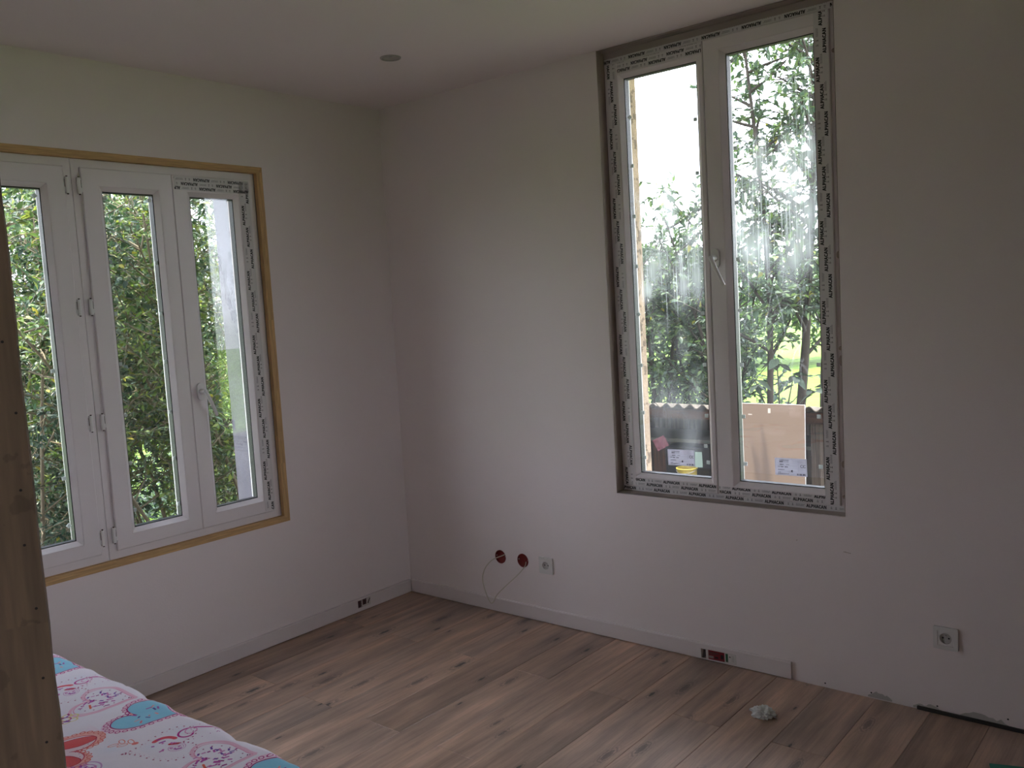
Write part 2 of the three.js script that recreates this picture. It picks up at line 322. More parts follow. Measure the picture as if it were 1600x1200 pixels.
{
  const prof = polyShape([[0, 0.004], [0.012, 0.004], [0.012, 0.066], [0.0085, 0.07], [0, 0.07]]);
  // profile lies in (out, up); extruded along the wall
  const back = struct('baseboard_back', 'white baseboard along the tall window wall, ending short of its right end', extrude(polyShape([[0, 0.004], [0, 0.07], [-0.0085, 0.07], [-0.012, 0.066], [-0.012, 0.004]]), 2.101).rotateY(Math.PI / 2).translate(0.015, 0, 0), M.baseboard);
  part('sticker', new THREE.PlaneGeometry(0.158, 0.042).rotateZ(0.02).translate(1.81, 0.029, 0.0128), std({ map: stickerTex(true), roughness: 0.5 }), back, 'red and green paper label');
  const left = struct('baseboard_left', 'white baseboard running under the wide window wall', extrude(prof, RZ - 0.016).translate(0, 0, 0.015), M.baseboard);
  part('sticker', new THREE.PlaneGeometry(0.085, 0.04).rotateY(Math.PI / 2).translate(0.0128, 0.042, 0.345), std({ map: stickerTex(false), roughness: 0.5 }), left, 'torn dark red paper label');
}

// ------------------------------------------------------------------ printed protective film (flat print)
function icon(c, x, y, s, k) { c.save(); c.translate(x, y); c.fillRect(-s * 0.28, -s * 0.5, s * 0.56, s * 0.18); if (k) { c.fillRect(-s * 0.1, -s * 0.32, s * 0.2, s * 0.5); c.fillRect(-s * 0.34, s * 0.2, s * 0.68, s * 0.28); } else { c.fillRect(-s * 0.3, -s * 0.1, s * 0.2, s * 0.6); c.fillRect(s * 0.08, -s * 0.1, s * 0.24, s * 0.6); } c.restore(); }
function filmTex(period, width, lanes, textLen = 0.087) {
  const S = 1024 / period, H = Math.round(width * S);
  return canvasTex(1024, H, (c, w, h) => {
    c.fillStyle = '#dcd9d9'; c.fillRect(0, 0, w, h);
    for (const [lane, off, word] of lanes) for (const rep of [-1, 0, 1]) {
      const x = (off + rep * period) * S, y = h - lane * S;
      c.save(); c.translate(x, y); c.fillStyle = '#0d0c0e'; c.font = 'bold 100px sans-serif'; c.textBaseline = 'middle'; c.textAlign = 'left';
      const tw = c.measureText('ALPHACAN').width; c.scale(textLen * S / tw, 0.0165 * S / 100); if (word) { c.fillText('ALPHACAN', 0, 0); c.strokeStyle = '#0d0c0e'; c.lineWidth = 7; c.strokeText('ALPHACAN', 0, 0); } c.restore();
      const g = x + (textLen + (period - textLen) * 0.2) * S, sz = 0.009 * S;
      c.fillStyle = '#6b686a'; icon(c, g, y, sz, 0); icon(c, g + sz * 1.9, y, sz, 1);
      c.fillStyle = '#77747a'; for (let i = 0; i < 2; i++) { let q = g + sz * 3.4; const e = q + 0.03 * S; let n = 0; while (q < e) { const l = S * (0.001 + 0.004 * hash(Math.round(lane * 1000), n + i * 7)); c.fillRect(q, y - sz * 0.38 + i * sz * 0.5, l, sz * 0.24); q += l + S * 0.0012; n++; } }
    }
  });
}
const filmV = { period: 0.29, width: 0.06, tex: filmTex(0.29, 0.06, [[0.018, 0.0, 1], [0.031, 0.097, 1], [0.044, 0.193, 1]]) };
const filmH = { period: 0.167, width: 0.06, tex: filmTex(0.167, 0.06, [[0.048, 0.02, 1], [0.03, 0.104, 1], [0.011, 0.045, 1]], 0.078) };
for (const f of [filmV, filmH]) f.mat = std({ map: f.tex, roughness: 0.45 });
// a thin strip of film: dir = which way the words read
function filmGeo(x0, y0, x1, y1, z, dir, film, v0 = 0, u0 = 0) {
  const g = box(x1 - x0, y1 - y0, 0.0006, (x0 + x1) / 2, (y0 + y1) / 2, z), p = g.attributes.position, uv = g.attributes.uv;
  for (let i = 0; i < p.count; i++) {
    const X = p.getX(i), Y = p.getY(i); let a, b;
    if (dir === 'up') { a = Y - y0; b = x1 - X; } else if (dir === 'down') { a = y1 - Y; b = X - x0; } else if (dir === 'flip') { a = x1 - X; b = y1 - Y; } else { a = X - x0; b = Y - y0; }
    uv.setXY(i, (a + u0) / film.period, (b + v0) / film.width);
  }
  return g;
}

// ------------------------------------------------------------------ windows
const GLASS_BACK = 0.03;
// sash: outer rectangle o, glass rectangle g (seen opening), bead widths per side
function makeSash(o, g, zf, bead, parent, label) {
  const zg = zf - 0.017, zb = zf - 0.062;
  const bo = rect(g.x0 - bead, g.y0 - bead, g.x1 + bead, g.y1 + bead, zf);
  const bo2 = { ...bo, z: zf - 0.0015 };
  const s = part('sash', loft([{ ...o, z: zb }, { ...o, z: zf - 0.003 }, inset(o, 0.003, zf), bo, bo2, inset(bo2, 0.002, zf - 0.0005), { ...g, z: zg }, { ...g, z: zb }], true), M.pvc, parent, label);
  part('glazing_spacer', loft([inset(g, -0.001, zg - 0.003), inset(g, 0.0035, zg - 0.003), inset(g, 0.0035, zg - 0.003 - GLASS_BACK), inset(g, -0.001, zg - 0.003 - GLASS_BACK)], true), M.gasket, s, 'dark edge seal of the glass');
  part('glass_pane', box(g.x1 - g.x0 + 0.004, g.y1 - g.y0 + 0.004, 0.004, (g.x0 + g.x1) / 2, (g.y0 + g.y1) / 2, zg - 0.004), M.glass, s);
  s.userData.zg = zg;
  return s;
}
const padGeo = box(0.0145, 0.0145, 0.004);
function pads(s, list, z) { list.forEach(([x, y], i) => { const m = part('spacer_pad', padGeo, M.pad, s); m.position.set(x, y, z); m.rotation.z = hash(i, 5) > 0.8 ? 0.7 : (hash(i, 8) - 0.5) * 0.12; }); }
function makeHandle(parent, x, y, z, tilt) {
  const rose = extrude((() => { const s = new THREE.Shape(), a = 0.0155, b = 0.036; s.moveTo(-a, -b + a); s.absarc(0, -b + a, a, Math.PI, 0, false); s.lineTo(a, b - a); s.absarc(0, b - a, a, 0, Math.PI, false); s.closePath(); return s; })(), 0.008, 0.002).translate(0, 0, 0.002);
  const neck = cyl(0.0105, 0.0125, 0.036, 20).rotateX(Math.PI / 2).translate(0, 0, 0.028);
  const tb = new Tubes();
  const pts = [V(0, 0.006, 0.046), V(0, -0.004, 0.05), V(0.0, -0.02, 0.051), V(0, -0.06, 0.05), V(0, -0.1, 0.046), V(0, -0.118, 0.043)];
  tb.add(pts, 0.0085, 0.006, 10);
  const lever = tb.build().scale(1.15, 1, 0.8).translate(0, 0, 0.006).rotateZ(tilt);
  const ds = [rose, neck, lever].map((g) => { const q = g.index ? g.toNonIndexed() : g; for (const k of Object.keys(q.attributes)) if (!['position', 'normal', 'uv'].includes(k)) q.deleteAttribute(k); return q; });
  const h = part('handle', mergeGeometries(ds), M.pvcWhite, parent, 'white turn handle'); h.position.set(x, y, z); return h;
}
function frameRing(o, face, zf, zb, parent, label) {
  return part('frame', loft([{ ...o, z: zb }, { ...o, z: zf - 0.002 }, inset(o, 0.002, zf), inset(o, face, zf), inset(o, face, zb)], true), M.pvc, parent, label);
}
// window_1: wide window of the left wall, two pairs of casements side by side
{
  const w = struct('window_1', 'wide white window of narrow casements in a wooden surround, hedge outside');
  w.position.set(0, 0, WA.z0); w.rotation.y = Math.PI / 2;
  const half = WA.w / 2, zf = -0.012, zfr = -0.024;
  for (const x of [0.0005, half + 0.0005]) frameRing(rect(x, WA.y0, x + half - 0.001, WA.y1, 0), 0.05, zfr, -0.1, w);
  const gy0 = 0.694, gy1 = 2.046, sy0 = 0.62, sy1 = 2.132;
  const sashes = [[0.038, 0.41, 0.106, 0.334], [0.4115, 0.789, 0.482, 0.704], [0.853, 1.2305, 0.938, 1.152], [1.232, 1.606, 1.316, 1.528]];
  const made = sashes.map(([a, b, c, d]) => makeSash(rect(a, sy0, b, sy1, 0), rect(c, gy0, d, gy1, 0), zf, 0.02, w));
  const L = (z) => WA.z0 - z, pz = -0.012 - 0.017 - 0.0085;
  pads(made[2], [[1.465, 2.02], [1.466, 1.77], [1.465, 1.565], [1.465, 1.362], [1.465, 1.154], [1.465, 0.957], [1.465, 0.763], [1.277, 2.022], [1.27, 1.766], [1.27, 1.556], [1.27, 1.355], [1.268, 1.143], [1.27, 0.944], [1.27, 0.748]].map(([z, y]) => [L(z), y]), pz);
  pads(made[1], [[1.73, 2.017], [1.727, 1.57], [1.729, 1.359], [1.73, 0.944], [1.73, 0.759]].map(([z, y]) => [L(z), y]), pz);
  makeHandle(made[3], 1.274, 1.214, zf, 0.42);
  // hinges: white covers with dark pin holes on the middle post
  for (const y of [2.06, 1.594, 1.142, 0.686]) for (const [x, k] of [[0.797, -1], [0.842, 1]]) {
    const h = part('hinge', mergeGeometries([cyl(0.008, 0.008, 0.062, 14), rbox(0.012, 0.05, 0.01, 0.003, k * 0.008, 0, -0.004)].map((g) => g.toNonIndexed ? (g.index ? g.toNonIndexed() : g) : g)), M.pvcWhite, w, 'white hinge with dark pin ends');
    h.position.set(x, y, zfr + 0.012);
    const pin = mergeGeometries([cyl(0.0035, 0.0035, 0.005, 8).translate(0, 0.0325, 0.003), cyl(0.0035, 0.0035, 0.005, 8).translate(0, -0.0325, 0.003), box(0.0012, 0.03, 0.002, k * 0.0085, 0.008, 0.002)].map((g) => (g.index ? g.toNonIndexed() : g)));
    part('hinge_pin', pin, M.rust, h);
  }
  part('protective_film', filmGeo(1.55, sy0 + 0.008, 1.604, sy1 - 0.01, zf + 0.0008, 'up', filmV, 0.004, 0.05), filmV.mat, made[3], 'white film printed with black lettering');
  part('protective_film', filmGeo(1.24, 2.07, 1.6, sy1 - 0.005, zf + 0.0008, 'flip', filmH, 0.0, 0.02), filmH.mat, made[3], 'white film printed with black lettering');
  // dust on the left glass
}
{ // wooden battens round it
  const t = struct('trim_1', 'pale pine battens mitred round the wide window');
  const wd = 0.0275, wr = 0.029, d = 0.022;
  const bat = (pts) => { const g = extrude(polyShape(pts), d, 0.0008); return g.translate(0, 0, -d + 0.0035); };
  const zl = -TR.zL, zr = -TR.zR, gp = 0.0007;
  const list = [
    [[zl, TR.y1], [zl + wr, TR.y1 - wd], [zr - wr, TR.y1 - wd], [zr - gp, TR.y1]],
    [[zl, TR.y0], [zr - gp, TR.y0], [zr - wr, TR.y0 + wd], [zl + wr, TR.y0 + wd]],
    [[zr, TR.y0 + gp], [zr, TR.y1 - gp], [zr - wr, TR.y1 - wd - gp], [zr - wr, TR.y0 + wd + gp]],
    [[zl, TR.y0 + gp], [zl + wr, TR.y0 + wd + gp], [zl + wr, TR.y1 - wd - gp], [zl, TR.y1 - gp]],
  ];
  list.forEach((p, i) => { const g = bat(p), q = g.attributes.position, uv = g.attributes.uv; for (let k = 0; k < q.count; k++) { const a = q.getX(k), b = q.getY(k) + q.getZ(k); uv.setXY(k, (i < 2 ? a : b) * 1.5 + i * 0.37, (i < 2 ? b : a) * 6 + i * 0.21); } part('batten', g.rotateY(Math.PI / 2), M.pine, t); });
}
// window_2: tall window of the back wall
const dirtMaterial = (draw) => phys({ color: lin(0.92, 0.95, 0.97), roughness: 1, transmission: 0.85, thickness: 0, transparent: true, alphaMap: canvasTex(512, 1024, draw, false, false), side: THREE.DoubleSide });
{
  const w = struct('window_2', 'tall white two-leaf window wrapped in printed film, garden shed outside');
  const zf = -0.042, zfr = -0.054;
  frameRing(rect(1.3475, 0.668, 2.316, 2.514, 0), 0.05, zfr, -0.125, w);
  part('sealing_foam', loft([rect(WB.x0 + 0.001, 0.664, WB.x1 - 0.001, CEIL - 0.006, -0.098), rect(WB.x0 + 0.001, 0.664, WB.x1 - 0.001, CEIL - 0.006, -0.052), rect(1.349, 0.669, 2.315, 2.513, -0.056), rect(1.349, 0.669, 2.315, 2.513, -0.098)], true), M.foam, w, 'grey brown foam filling the gap round the frame');
  const g1 = rect(1.438, 0.75, 1.774, 2.421, 0), g2 = rect(1.898, 0.75, 2.242, 2.421, 0), y0 = 0.694, y1 = 2.487;
  const s1 = makeSash(rect(1.359, y0, 1.8085, y1, 0), g1, zf, 0.019, w), s2 = makeSash(rect(1.8115, y0, 2.304, y1, 0), g2, zf, 0.022, w);
  const pz = zf - 0.017 - 0.0085;
  pads(s1, [[1.456, 2.26], [1.457, 2.06], [1.456, 1.85], [1.456, 1.64], [1.456, 1.437], [1.457, 1.218], [1.457, 1.013], [1.455, 0.817], [1.757, 2.2], [1.757, 1.99], [1.757, 1.43], [1.757, 1.22], [1.757, 1.01], [1.748, 0.884], [1.757, 0.816]], pz);
  pads(s2, [[1.922, 2.393], [1.923, 2.063], [1.921, 1.855], [1.919, 1.635], [1.919, 1.435], [1.919, 1.22], [1.919, 1.013], [1.921, 0.822], [2.228, 2.371], [2.226, 1.22], [2.222, 1.024], [2.224, 0.832]], pz);
  makeHandle(s2, 1.838, 1.645, zf, 0.42);
  const z = zf + 0.0007, F = (s, x0, ya, x1, yb, zz, dir, film, v0, u0) => part('protective_film', filmGeo(x0, ya, x1, yb, zz, dir, film, v0, u0), film.mat, s, 'white film printed with black lettering');
  F(s1, 1.362, y0 + 0.003, 1.416, y1 - 0.003, z, 'down', filmV, 0.004, 0.03);
  F(s1, 1.42, y0 + 0.003, 1.806, 0.729, z, 'read', filmH, 0.022, 0.05);
  F(s1, 1.42, 2.441, 1.806, y1 - 0.003, z, 'flip', filmH, 0.016, 0.03);
  F(s2, 2.249, y0 + 0.003, 2.301, y1 - 0.003, z, 'up', filmV, 0.004, 0.1);
  F(s2, 1.815, y0 + 0.003, 2.248, 0.727, z, 'read', filmH, 0.022, 0.13);
  F(w, 1.35, 0.67, 2.313, 0.6925, zfr + 0.0007, 'read', filmH, 0.0, 0.06);
  F(w, 1.35, 2.489, 2.313, 2.5125, zfr + 0.0007, 'flip', filmH, 0.036, 0.09);
  // paper labels stuck on the glass
  const labelTex = canvasTex(640, 340, (c, W, H) => {
    c.fillStyle = '#dedde4'; c.fillRect(0, 0, W, H); c.strokeStyle = '#8d8b94'; c.lineWidth = 3; c.strokeRect(14, 14, W - 28, H - 28);
    c.fillStyle = '#2c2a31'; const bar = (x, y, w, h) => { let q = x, n = 0; while (q < x + w) { const l = 6 + 18 * hash(Math.round(x + y), n++); c.fillRect(q, y, Math.min(l, x + w - q), h); q += l + 5; } };
    bar(95, 36, 190, 12); bar(95, 60, 70, 22); bar(170, 66, 110, 8); bar(100, 118, 80, 14); bar(230, 122, 60, 9); bar(60, 168, 55, 9); bar(125, 164, 50, 16); bar(200, 164, 60, 16); bar(60, 222, 130, 10); bar(60, 300, 220, 8); bar(60, 276, 60, 8);
    c.strokeStyle = '#a9a7b0'; c.lineWidth = 2; for (const y of [95, 145, 200, 250]) { c.beginPath(); c.moveTo(50, y); c.lineTo(450, y); c.stroke(); } c.beginPath(); c.moveTo(470, 40); c.lineTo(470, 270); c.stroke();
    c.fillStyle = '#17161b'; c.beginPath(); c.arc(345, 248, 21, 0, 7); c.fill(); c.fillStyle = '#dedde4'; c.beginPath(); c.arc(356, 248, 9, 0, 7); c.fill();
    c.strokeStyle = '#1d1b20'; c.lineWidth = 7; c.beginPath(); c.arc(540, 145, 25, 0.7, 5.6); c.stroke(); c.beginPath(); c.arc(592, 145, 25, 0.7, 5.6); c.stroke(); c.beginPath(); c.moveTo(570, 145); c.lineTo(592, 145); c.stroke();
    c.fillStyle = '#1b191c'; for (let i = 0; i < 42; i++) if (hash(i, 4) > 0.35) c.fillRect(440 + i * 4, 292, 1.5 + 2.6 * hash(i, 6), 30);
  }, true, false);
  const lm = phys({ map: labelTex, roughness: 1, transmission: 0.5, thickness: 0 });
  part('glass_label', box(0.127, 0.068, 0.0006).rotateZ(0.02).translate(1.637, 0.829, zf - 0.0182), lm, s1, 'white printed product label stuck to the glass');
  part('glass_label', box(0.127, 0.068, 0.0006).rotateZ(0.015).translate(2.11, 0.824, zf - 0.0182), lm, s2, 'white printed product label stuck to the glass');
  part('reflection_sheet', box(0.036, 0.064, 0.0005).rotateZ(0.02).translate(1.716, 0.826, zf - 0.0182), phys({ color: lin(0.78, 0.86, 0.8), roughness: 0.45, transmission: 0.85, thickness: 0, clearcoat: 0.5 }), s1, 'clear sheet beside the product label, tinted pale green to imitate a reflection');  // pale green tint and gloss imitate a reflection in the glass
  // dried streaks and smears on the outside of the glass
  const dirt = (seed, zones) => dirtMaterial((c, W, H) => {
    const r = mulberry(seed); c.fillStyle = '#050505'; c.fillRect(0, 0, W, H);
    for (const [x0, y0, x1, y1, n, kind, a] of zones) for (let i = 0; i < n; i++) {
      const x = (x0 + (x1 - x0) * r()) * W, y = (y0 + (y1 - y0) * r()) * H;
      if (kind === 's') { const l = (0.03 + 0.14 * r()) * H, g = c.createLinearGradient(0, y, 0, y + l); g.addColorStop(0, 'rgba(255,255,255,0)'); g.addColorStop(0.3, `rgba(255,255,255,${a * r()})`); g.addColorStop(1, 'rgba(255,255,255,0)'); c.fillStyle = g; c.fillRect(x, y, 1 + 6 * r() * r(), l); }
      else if (kind === 'b') { const q = (0.05 + 0.16 * r()) * W, g = c.createRadialGradient(x, y, 0, x, y, q); g.addColorStop(0, `rgba(255,255,255,${a * r()})`); g.addColorStop(1, 'rgba(255,255,255,0)'); c.fillStyle = g; c.fillRect(x - q, y - q, 2 * q, 2 * q); }
      else { c.strokeStyle = `rgba(255,255,255,${a * r()})`; c.lineWidth = 1 + 9 * r() * r(); c.beginPath(); c.moveTo(x, y); c.quadraticCurveTo(x + (r() - 0.5) * 120, y + (r() - 0.7) * 120, x + (r() - 0.3) * 160, y - 160 * r()); c.stroke(); }
    }
  });
  const d1 = dirt(3, [[0, 0.26, 1, 0.5, 150, 's', 0.5], [0, 0.25, 1, 0.55, 26, 'b', 0.3], [0.1, 0.45, 0.9, 0.72, 14, 'b', 0.08], [0.1, 0.78, 0.9, 0.93, 26, 'b', 0.07], [0.1, 0.8, 0.9, 0.93, 40, 'm', 0.06]]);
  const d2 = dirt(8, [[0, 0.16, 1, 0.42, 260, 's', 0.55], [0, 0.22, 1, 0.5, 44, 'b', 0.3], [0.1, 0.48, 0.9, 0.8, 40, 'm', 0.13], [0, 0.45, 1, 0.8, 14, 'b', 0.07], [0.6, 0.0, 1, 0.2, 50, 's', 0.4]]);
  for (const [s, g, m] of [[s1, g1, d1], [s2, g2, d2]]) part('glass_dirt', new THREE.PlaneGeometry(g.x1 - g.x0, g.y1 - g.y0).translate((g.x0 + g.x1) / 2, (g.y0 + g.y1) / 2, zf - 0.026), m, s, 'dried water streaks and smears');
}

// ------------------------------------------------------------------ small fittings
{ // recessed ceiling spot (switched off)
  const t = thing('ceiling_spotlight', 'round white recessed spotlight in the ceiling near the corner, switched off', 'spotlight', [0.739, CEIL, 0.599]);
  part('trim_ring', new THREE.LatheGeometry([[0.0345, 0.002], [0.0345, -0.003], [0.037, -0.0055], [0.0415, -0.004], [0.0435, -0.0005], [0.0435, 0]].map(([x, y]) => new THREE.Vector2(x, y)), 40), std({ color: lin(0.42, 0.4, 0.38), roughness: 0.35 }), t);
  part('reflector', new THREE.LatheGeometry([[0.0345, 0], [0.031, 0.01], [0.027, 0.016]].map(([x, y]) => new THREE.Vector2(x, y)), 32), std({ color: lin(0.55, 0.53, 0.5), roughness: 0.35, metalness: 0.3, side: THREE.DoubleSide }), t);
  part('lamp', new THREE.SphereGeometry(0.026, 24, 8, 0, Math.PI * 2, Math.PI / 2, Math.PI / 2).scale(1, 0.35, 1).translate(0, 0.015, 0), std({ color: lin(0.16, 0.155, 0.15), roughness: 0.2 }), t);
}
function outlet(x, y, label, framed) {
  const t = thing('power_outlet', label, 'outlet', [x, y, 0], 0);
  const sq = (a, r) => { const s = new THREE.Shape(); s.moveTo(-a + r, -a); s.lineTo(a - r, -a); s.absarc(a - r, -a + r, r, -Math.PI / 2, 0); s.lineTo(a, a - r); s.absarc(a - r, a - r, r, 0, Math.PI / 2); s.lineTo(-a + r, a); s.absarc(-a + r, a - r, r, Math.PI / 2, Math.PI); s.lineTo(-a, -a + r); s.absarc(-a + r, -a + r, r, Math.PI, Math.PI * 1.5); return s; };
  const outer = sq(0.039, 0.004); outer.holes.push((() => { const a = 0.0265; return hole([[-a, -a], [-a, a], [a, a], [a, -a]]); })());
  part('cover_plate', extrude(outer, 0.007, 0.001).translate(0, 0, 0.001), M.plate, t);
  const inner = sq(0.0262, 0.002); inner.holes.push(roundHole(0, 0, 0.0195));
  part('socket_insert', extrude(inner, framed ? 0.0055 : 0.008, 0.0006).translate(0, 0, 0.0008), M.plate, t);
  part('socket_well', new THREE.LatheGeometry([[0.0195, 0.007], [0.019, 0.0012], [0, 0.001]].map(([a, b]) => new THREE.Vector2(a, b)), 32).rotateX(Math.PI / 2), std({ color: lin(0.5, 0.48, 0.46), roughness: 0.5, side: THREE.DoubleSide }), t);
  part('earth_pin', cyl(0.0024, 0.0024, 0.008, 12).rotateX(Math.PI / 2).translate(0, 0.0095, 0.005), M.metal, t);
  for (const s of [-1, 1]) part('contact_hole', new THREE.CircleGeometry(0.0031, 14).translate(s * 0.0095, 0, 0.0018), M.dark, t);
}
outlet(0.9345, 0.2785, 'white square power outlet right beside the two red boxes', false);
outlet(2.671, 0.2765, 'white square power outlet alone at the far right of the tall window wall', true);
function redBox(x, y, label) {
  const t = thing('electrical_box', label, 'electrical box', [x, y, 0], 0);
  part('cup', new THREE.LatheGeometry([[0.0335, 0.0008], [0.0325, 0.0008], [0.0318, -0.005], [0.0316, -0.016], [0, -0.016]].map(([a, b]) => new THREE.Vector2(a, b)), 32).rotateX(Math.PI / 2), M.red, t);
  for (const s of [-1, 1]) part('screw', cyl(0.0028, 0.0028, 0.004, 10).rotateX(Math.PI / 2).translate(s * 0.0285, 0.003, -0.006), M.metal, t);
  part('knockout', new THREE.TorusGeometry(0.012, 0.0012, 6, 20).translate(0, -0.002, -0.0155), M.red, t);
}
redBox(0.65, 0.28, 'round red electrical box in the wall, left one of the pair, white cable across it');
redBox(0.791, 0.281, 'round red electrical box in the wall, nearer to the white outlet');
single('cable', tubeAlong([V(0.672, 0.292, -0.01), V(0.655, 0.284, 0.004), V(0.63, 0.274, 0.012), V(0.592, 0.25, 0.015), V(0.557, 0.21, 0.017), V(0.541, 0.165, 0.02), V(0.549, 0.115, 0.022), V(0.572, 0.06, 0.021), V(0.588, 0.04, 0.019), V(0.603, 0.05, 0.019), V(0.625, 0.085, 0.018), V(0.68, 0.137, 0.016), V(0.745, 0.192, 0.014), V(0.79, 0.235, 0.01), V(0.807, 0.26, 0.003), V(0.8, 0.272, -0.012)], 0.0024, 120, 7), M.cable, 'thin off-white cable looping down from the two red boxes to the baseboard', 'cable');

// ------------------------------------------------------------------ things on the floor
{ // crumpled paper
  const g = mergeVertices(new THREE.IcosahedronGeometry(0.03, 7).deleteAttribute('normal').deleteAttribute('uv')), p = g.attributes.position, v = V(0, 0, 0);
  for (let i = 0; i < p.count; i++) {
    v.fromBufferAttribute(p, i); const d = v.clone().normalize();
    const n = fbm(d.x * 2.6 + 5, d.y * 2.6 + d.z * 1.9, 7, 3), c = Math.abs(fbm(d.x * 4 + 9, d.z * 4 + d.y * 3, 15, 2) - 0.5);
    const e = Math.abs(fbm(d.x * 9 + 1, d.y * 9 + d.z * 7, 23, 2) - 0.5); v.multiplyScalar(0.62 + 0.95 * n - 1.1 * c - 0.7 * e); v.x *= 1.25; v.y *= 0.85; p.setXYZ(i, v.x, Math.max(v.y, -0.014), v.z);
  }
  const flat = g.toNonIndexed(); flat.computeVertexNormals(); uvMetres(flat);
  const t = thing('crumpled_paper', 'small crumpled white paper lying alone on the planks', 'paper', [2.152, 0.0155, 0.352], 0.4);
  const pm = std({ color: lin(0.82, 0.84, 0.84), roughness: 0.8, side: THREE.DoubleSide });
  part('wad', flat, pm, t);
  const flap = (a, b, c, d) => { const q = new THREE.BufferGeometry(); q.setAttribute('position', new THREE.Float32BufferAttribute([...a, ...b, ...c, ...a, ...c, ...d], 3)); q.computeVertexNormals(); return uvMetres(q); };
  part('loose_corner', flap([-0.024, 0.004, 0.006], [-0.046, 0.02, 0.012], [-0.05, 0.004, -0.004], [-0.026, -0.01, -0.012]), pm, t);
  part('loose_corner', flap([0.018, 0.002, 0.012], [0.04, 0.0, 0.022], [0.048, -0.0145, 0.01], [0.024, -0.012, -0.004]), pm, t);
}
{ // dark strip where wall and floor meet
  const g = box(0.72, 0.011, 0.01, 2.575 + 0.36, 0.0055, 0.006);
  single('dark_strip', uvMetres(g), M.dark, 'thin black strip on the floor along the foot of the wall, at the far right', 'strip');
}
{ // teal cloth at the frame's lower right corner
  const g = new THREE.PlaneGeometry(0.34, 0.3, 30, 26).rotateX(-Math.PI / 2), p = g.attributes.position;
  for (let i = 0; i < p.count; i++) { const x = p.getX(i), z = p.getZ(i); p.setY(i, 0.006 + 0.024 * fbm(x * 9 + 3, z * 9, 21) * Math.min(1, 8 * Math.min(0.17 - Math.abs(x), 0.15 - Math.abs(z)) + 0.15)); }
  const lower = g.clone().translate(0, -0.004, 0); g.computeVertexNormals(); lower.computeVertexNormals();
  const c = single('folded_cloth', mergeGeometries([g, lower]), std({ color: lin(0.05, 0.26, 0.2), roughness: 0.95, side: THREE.DoubleSide }), 'teal cloth lying on the planks in the lower right corner', 'cloth');
  c.position.set(3.07, 0, 0.365); c.rotation.y = 0.35;
}

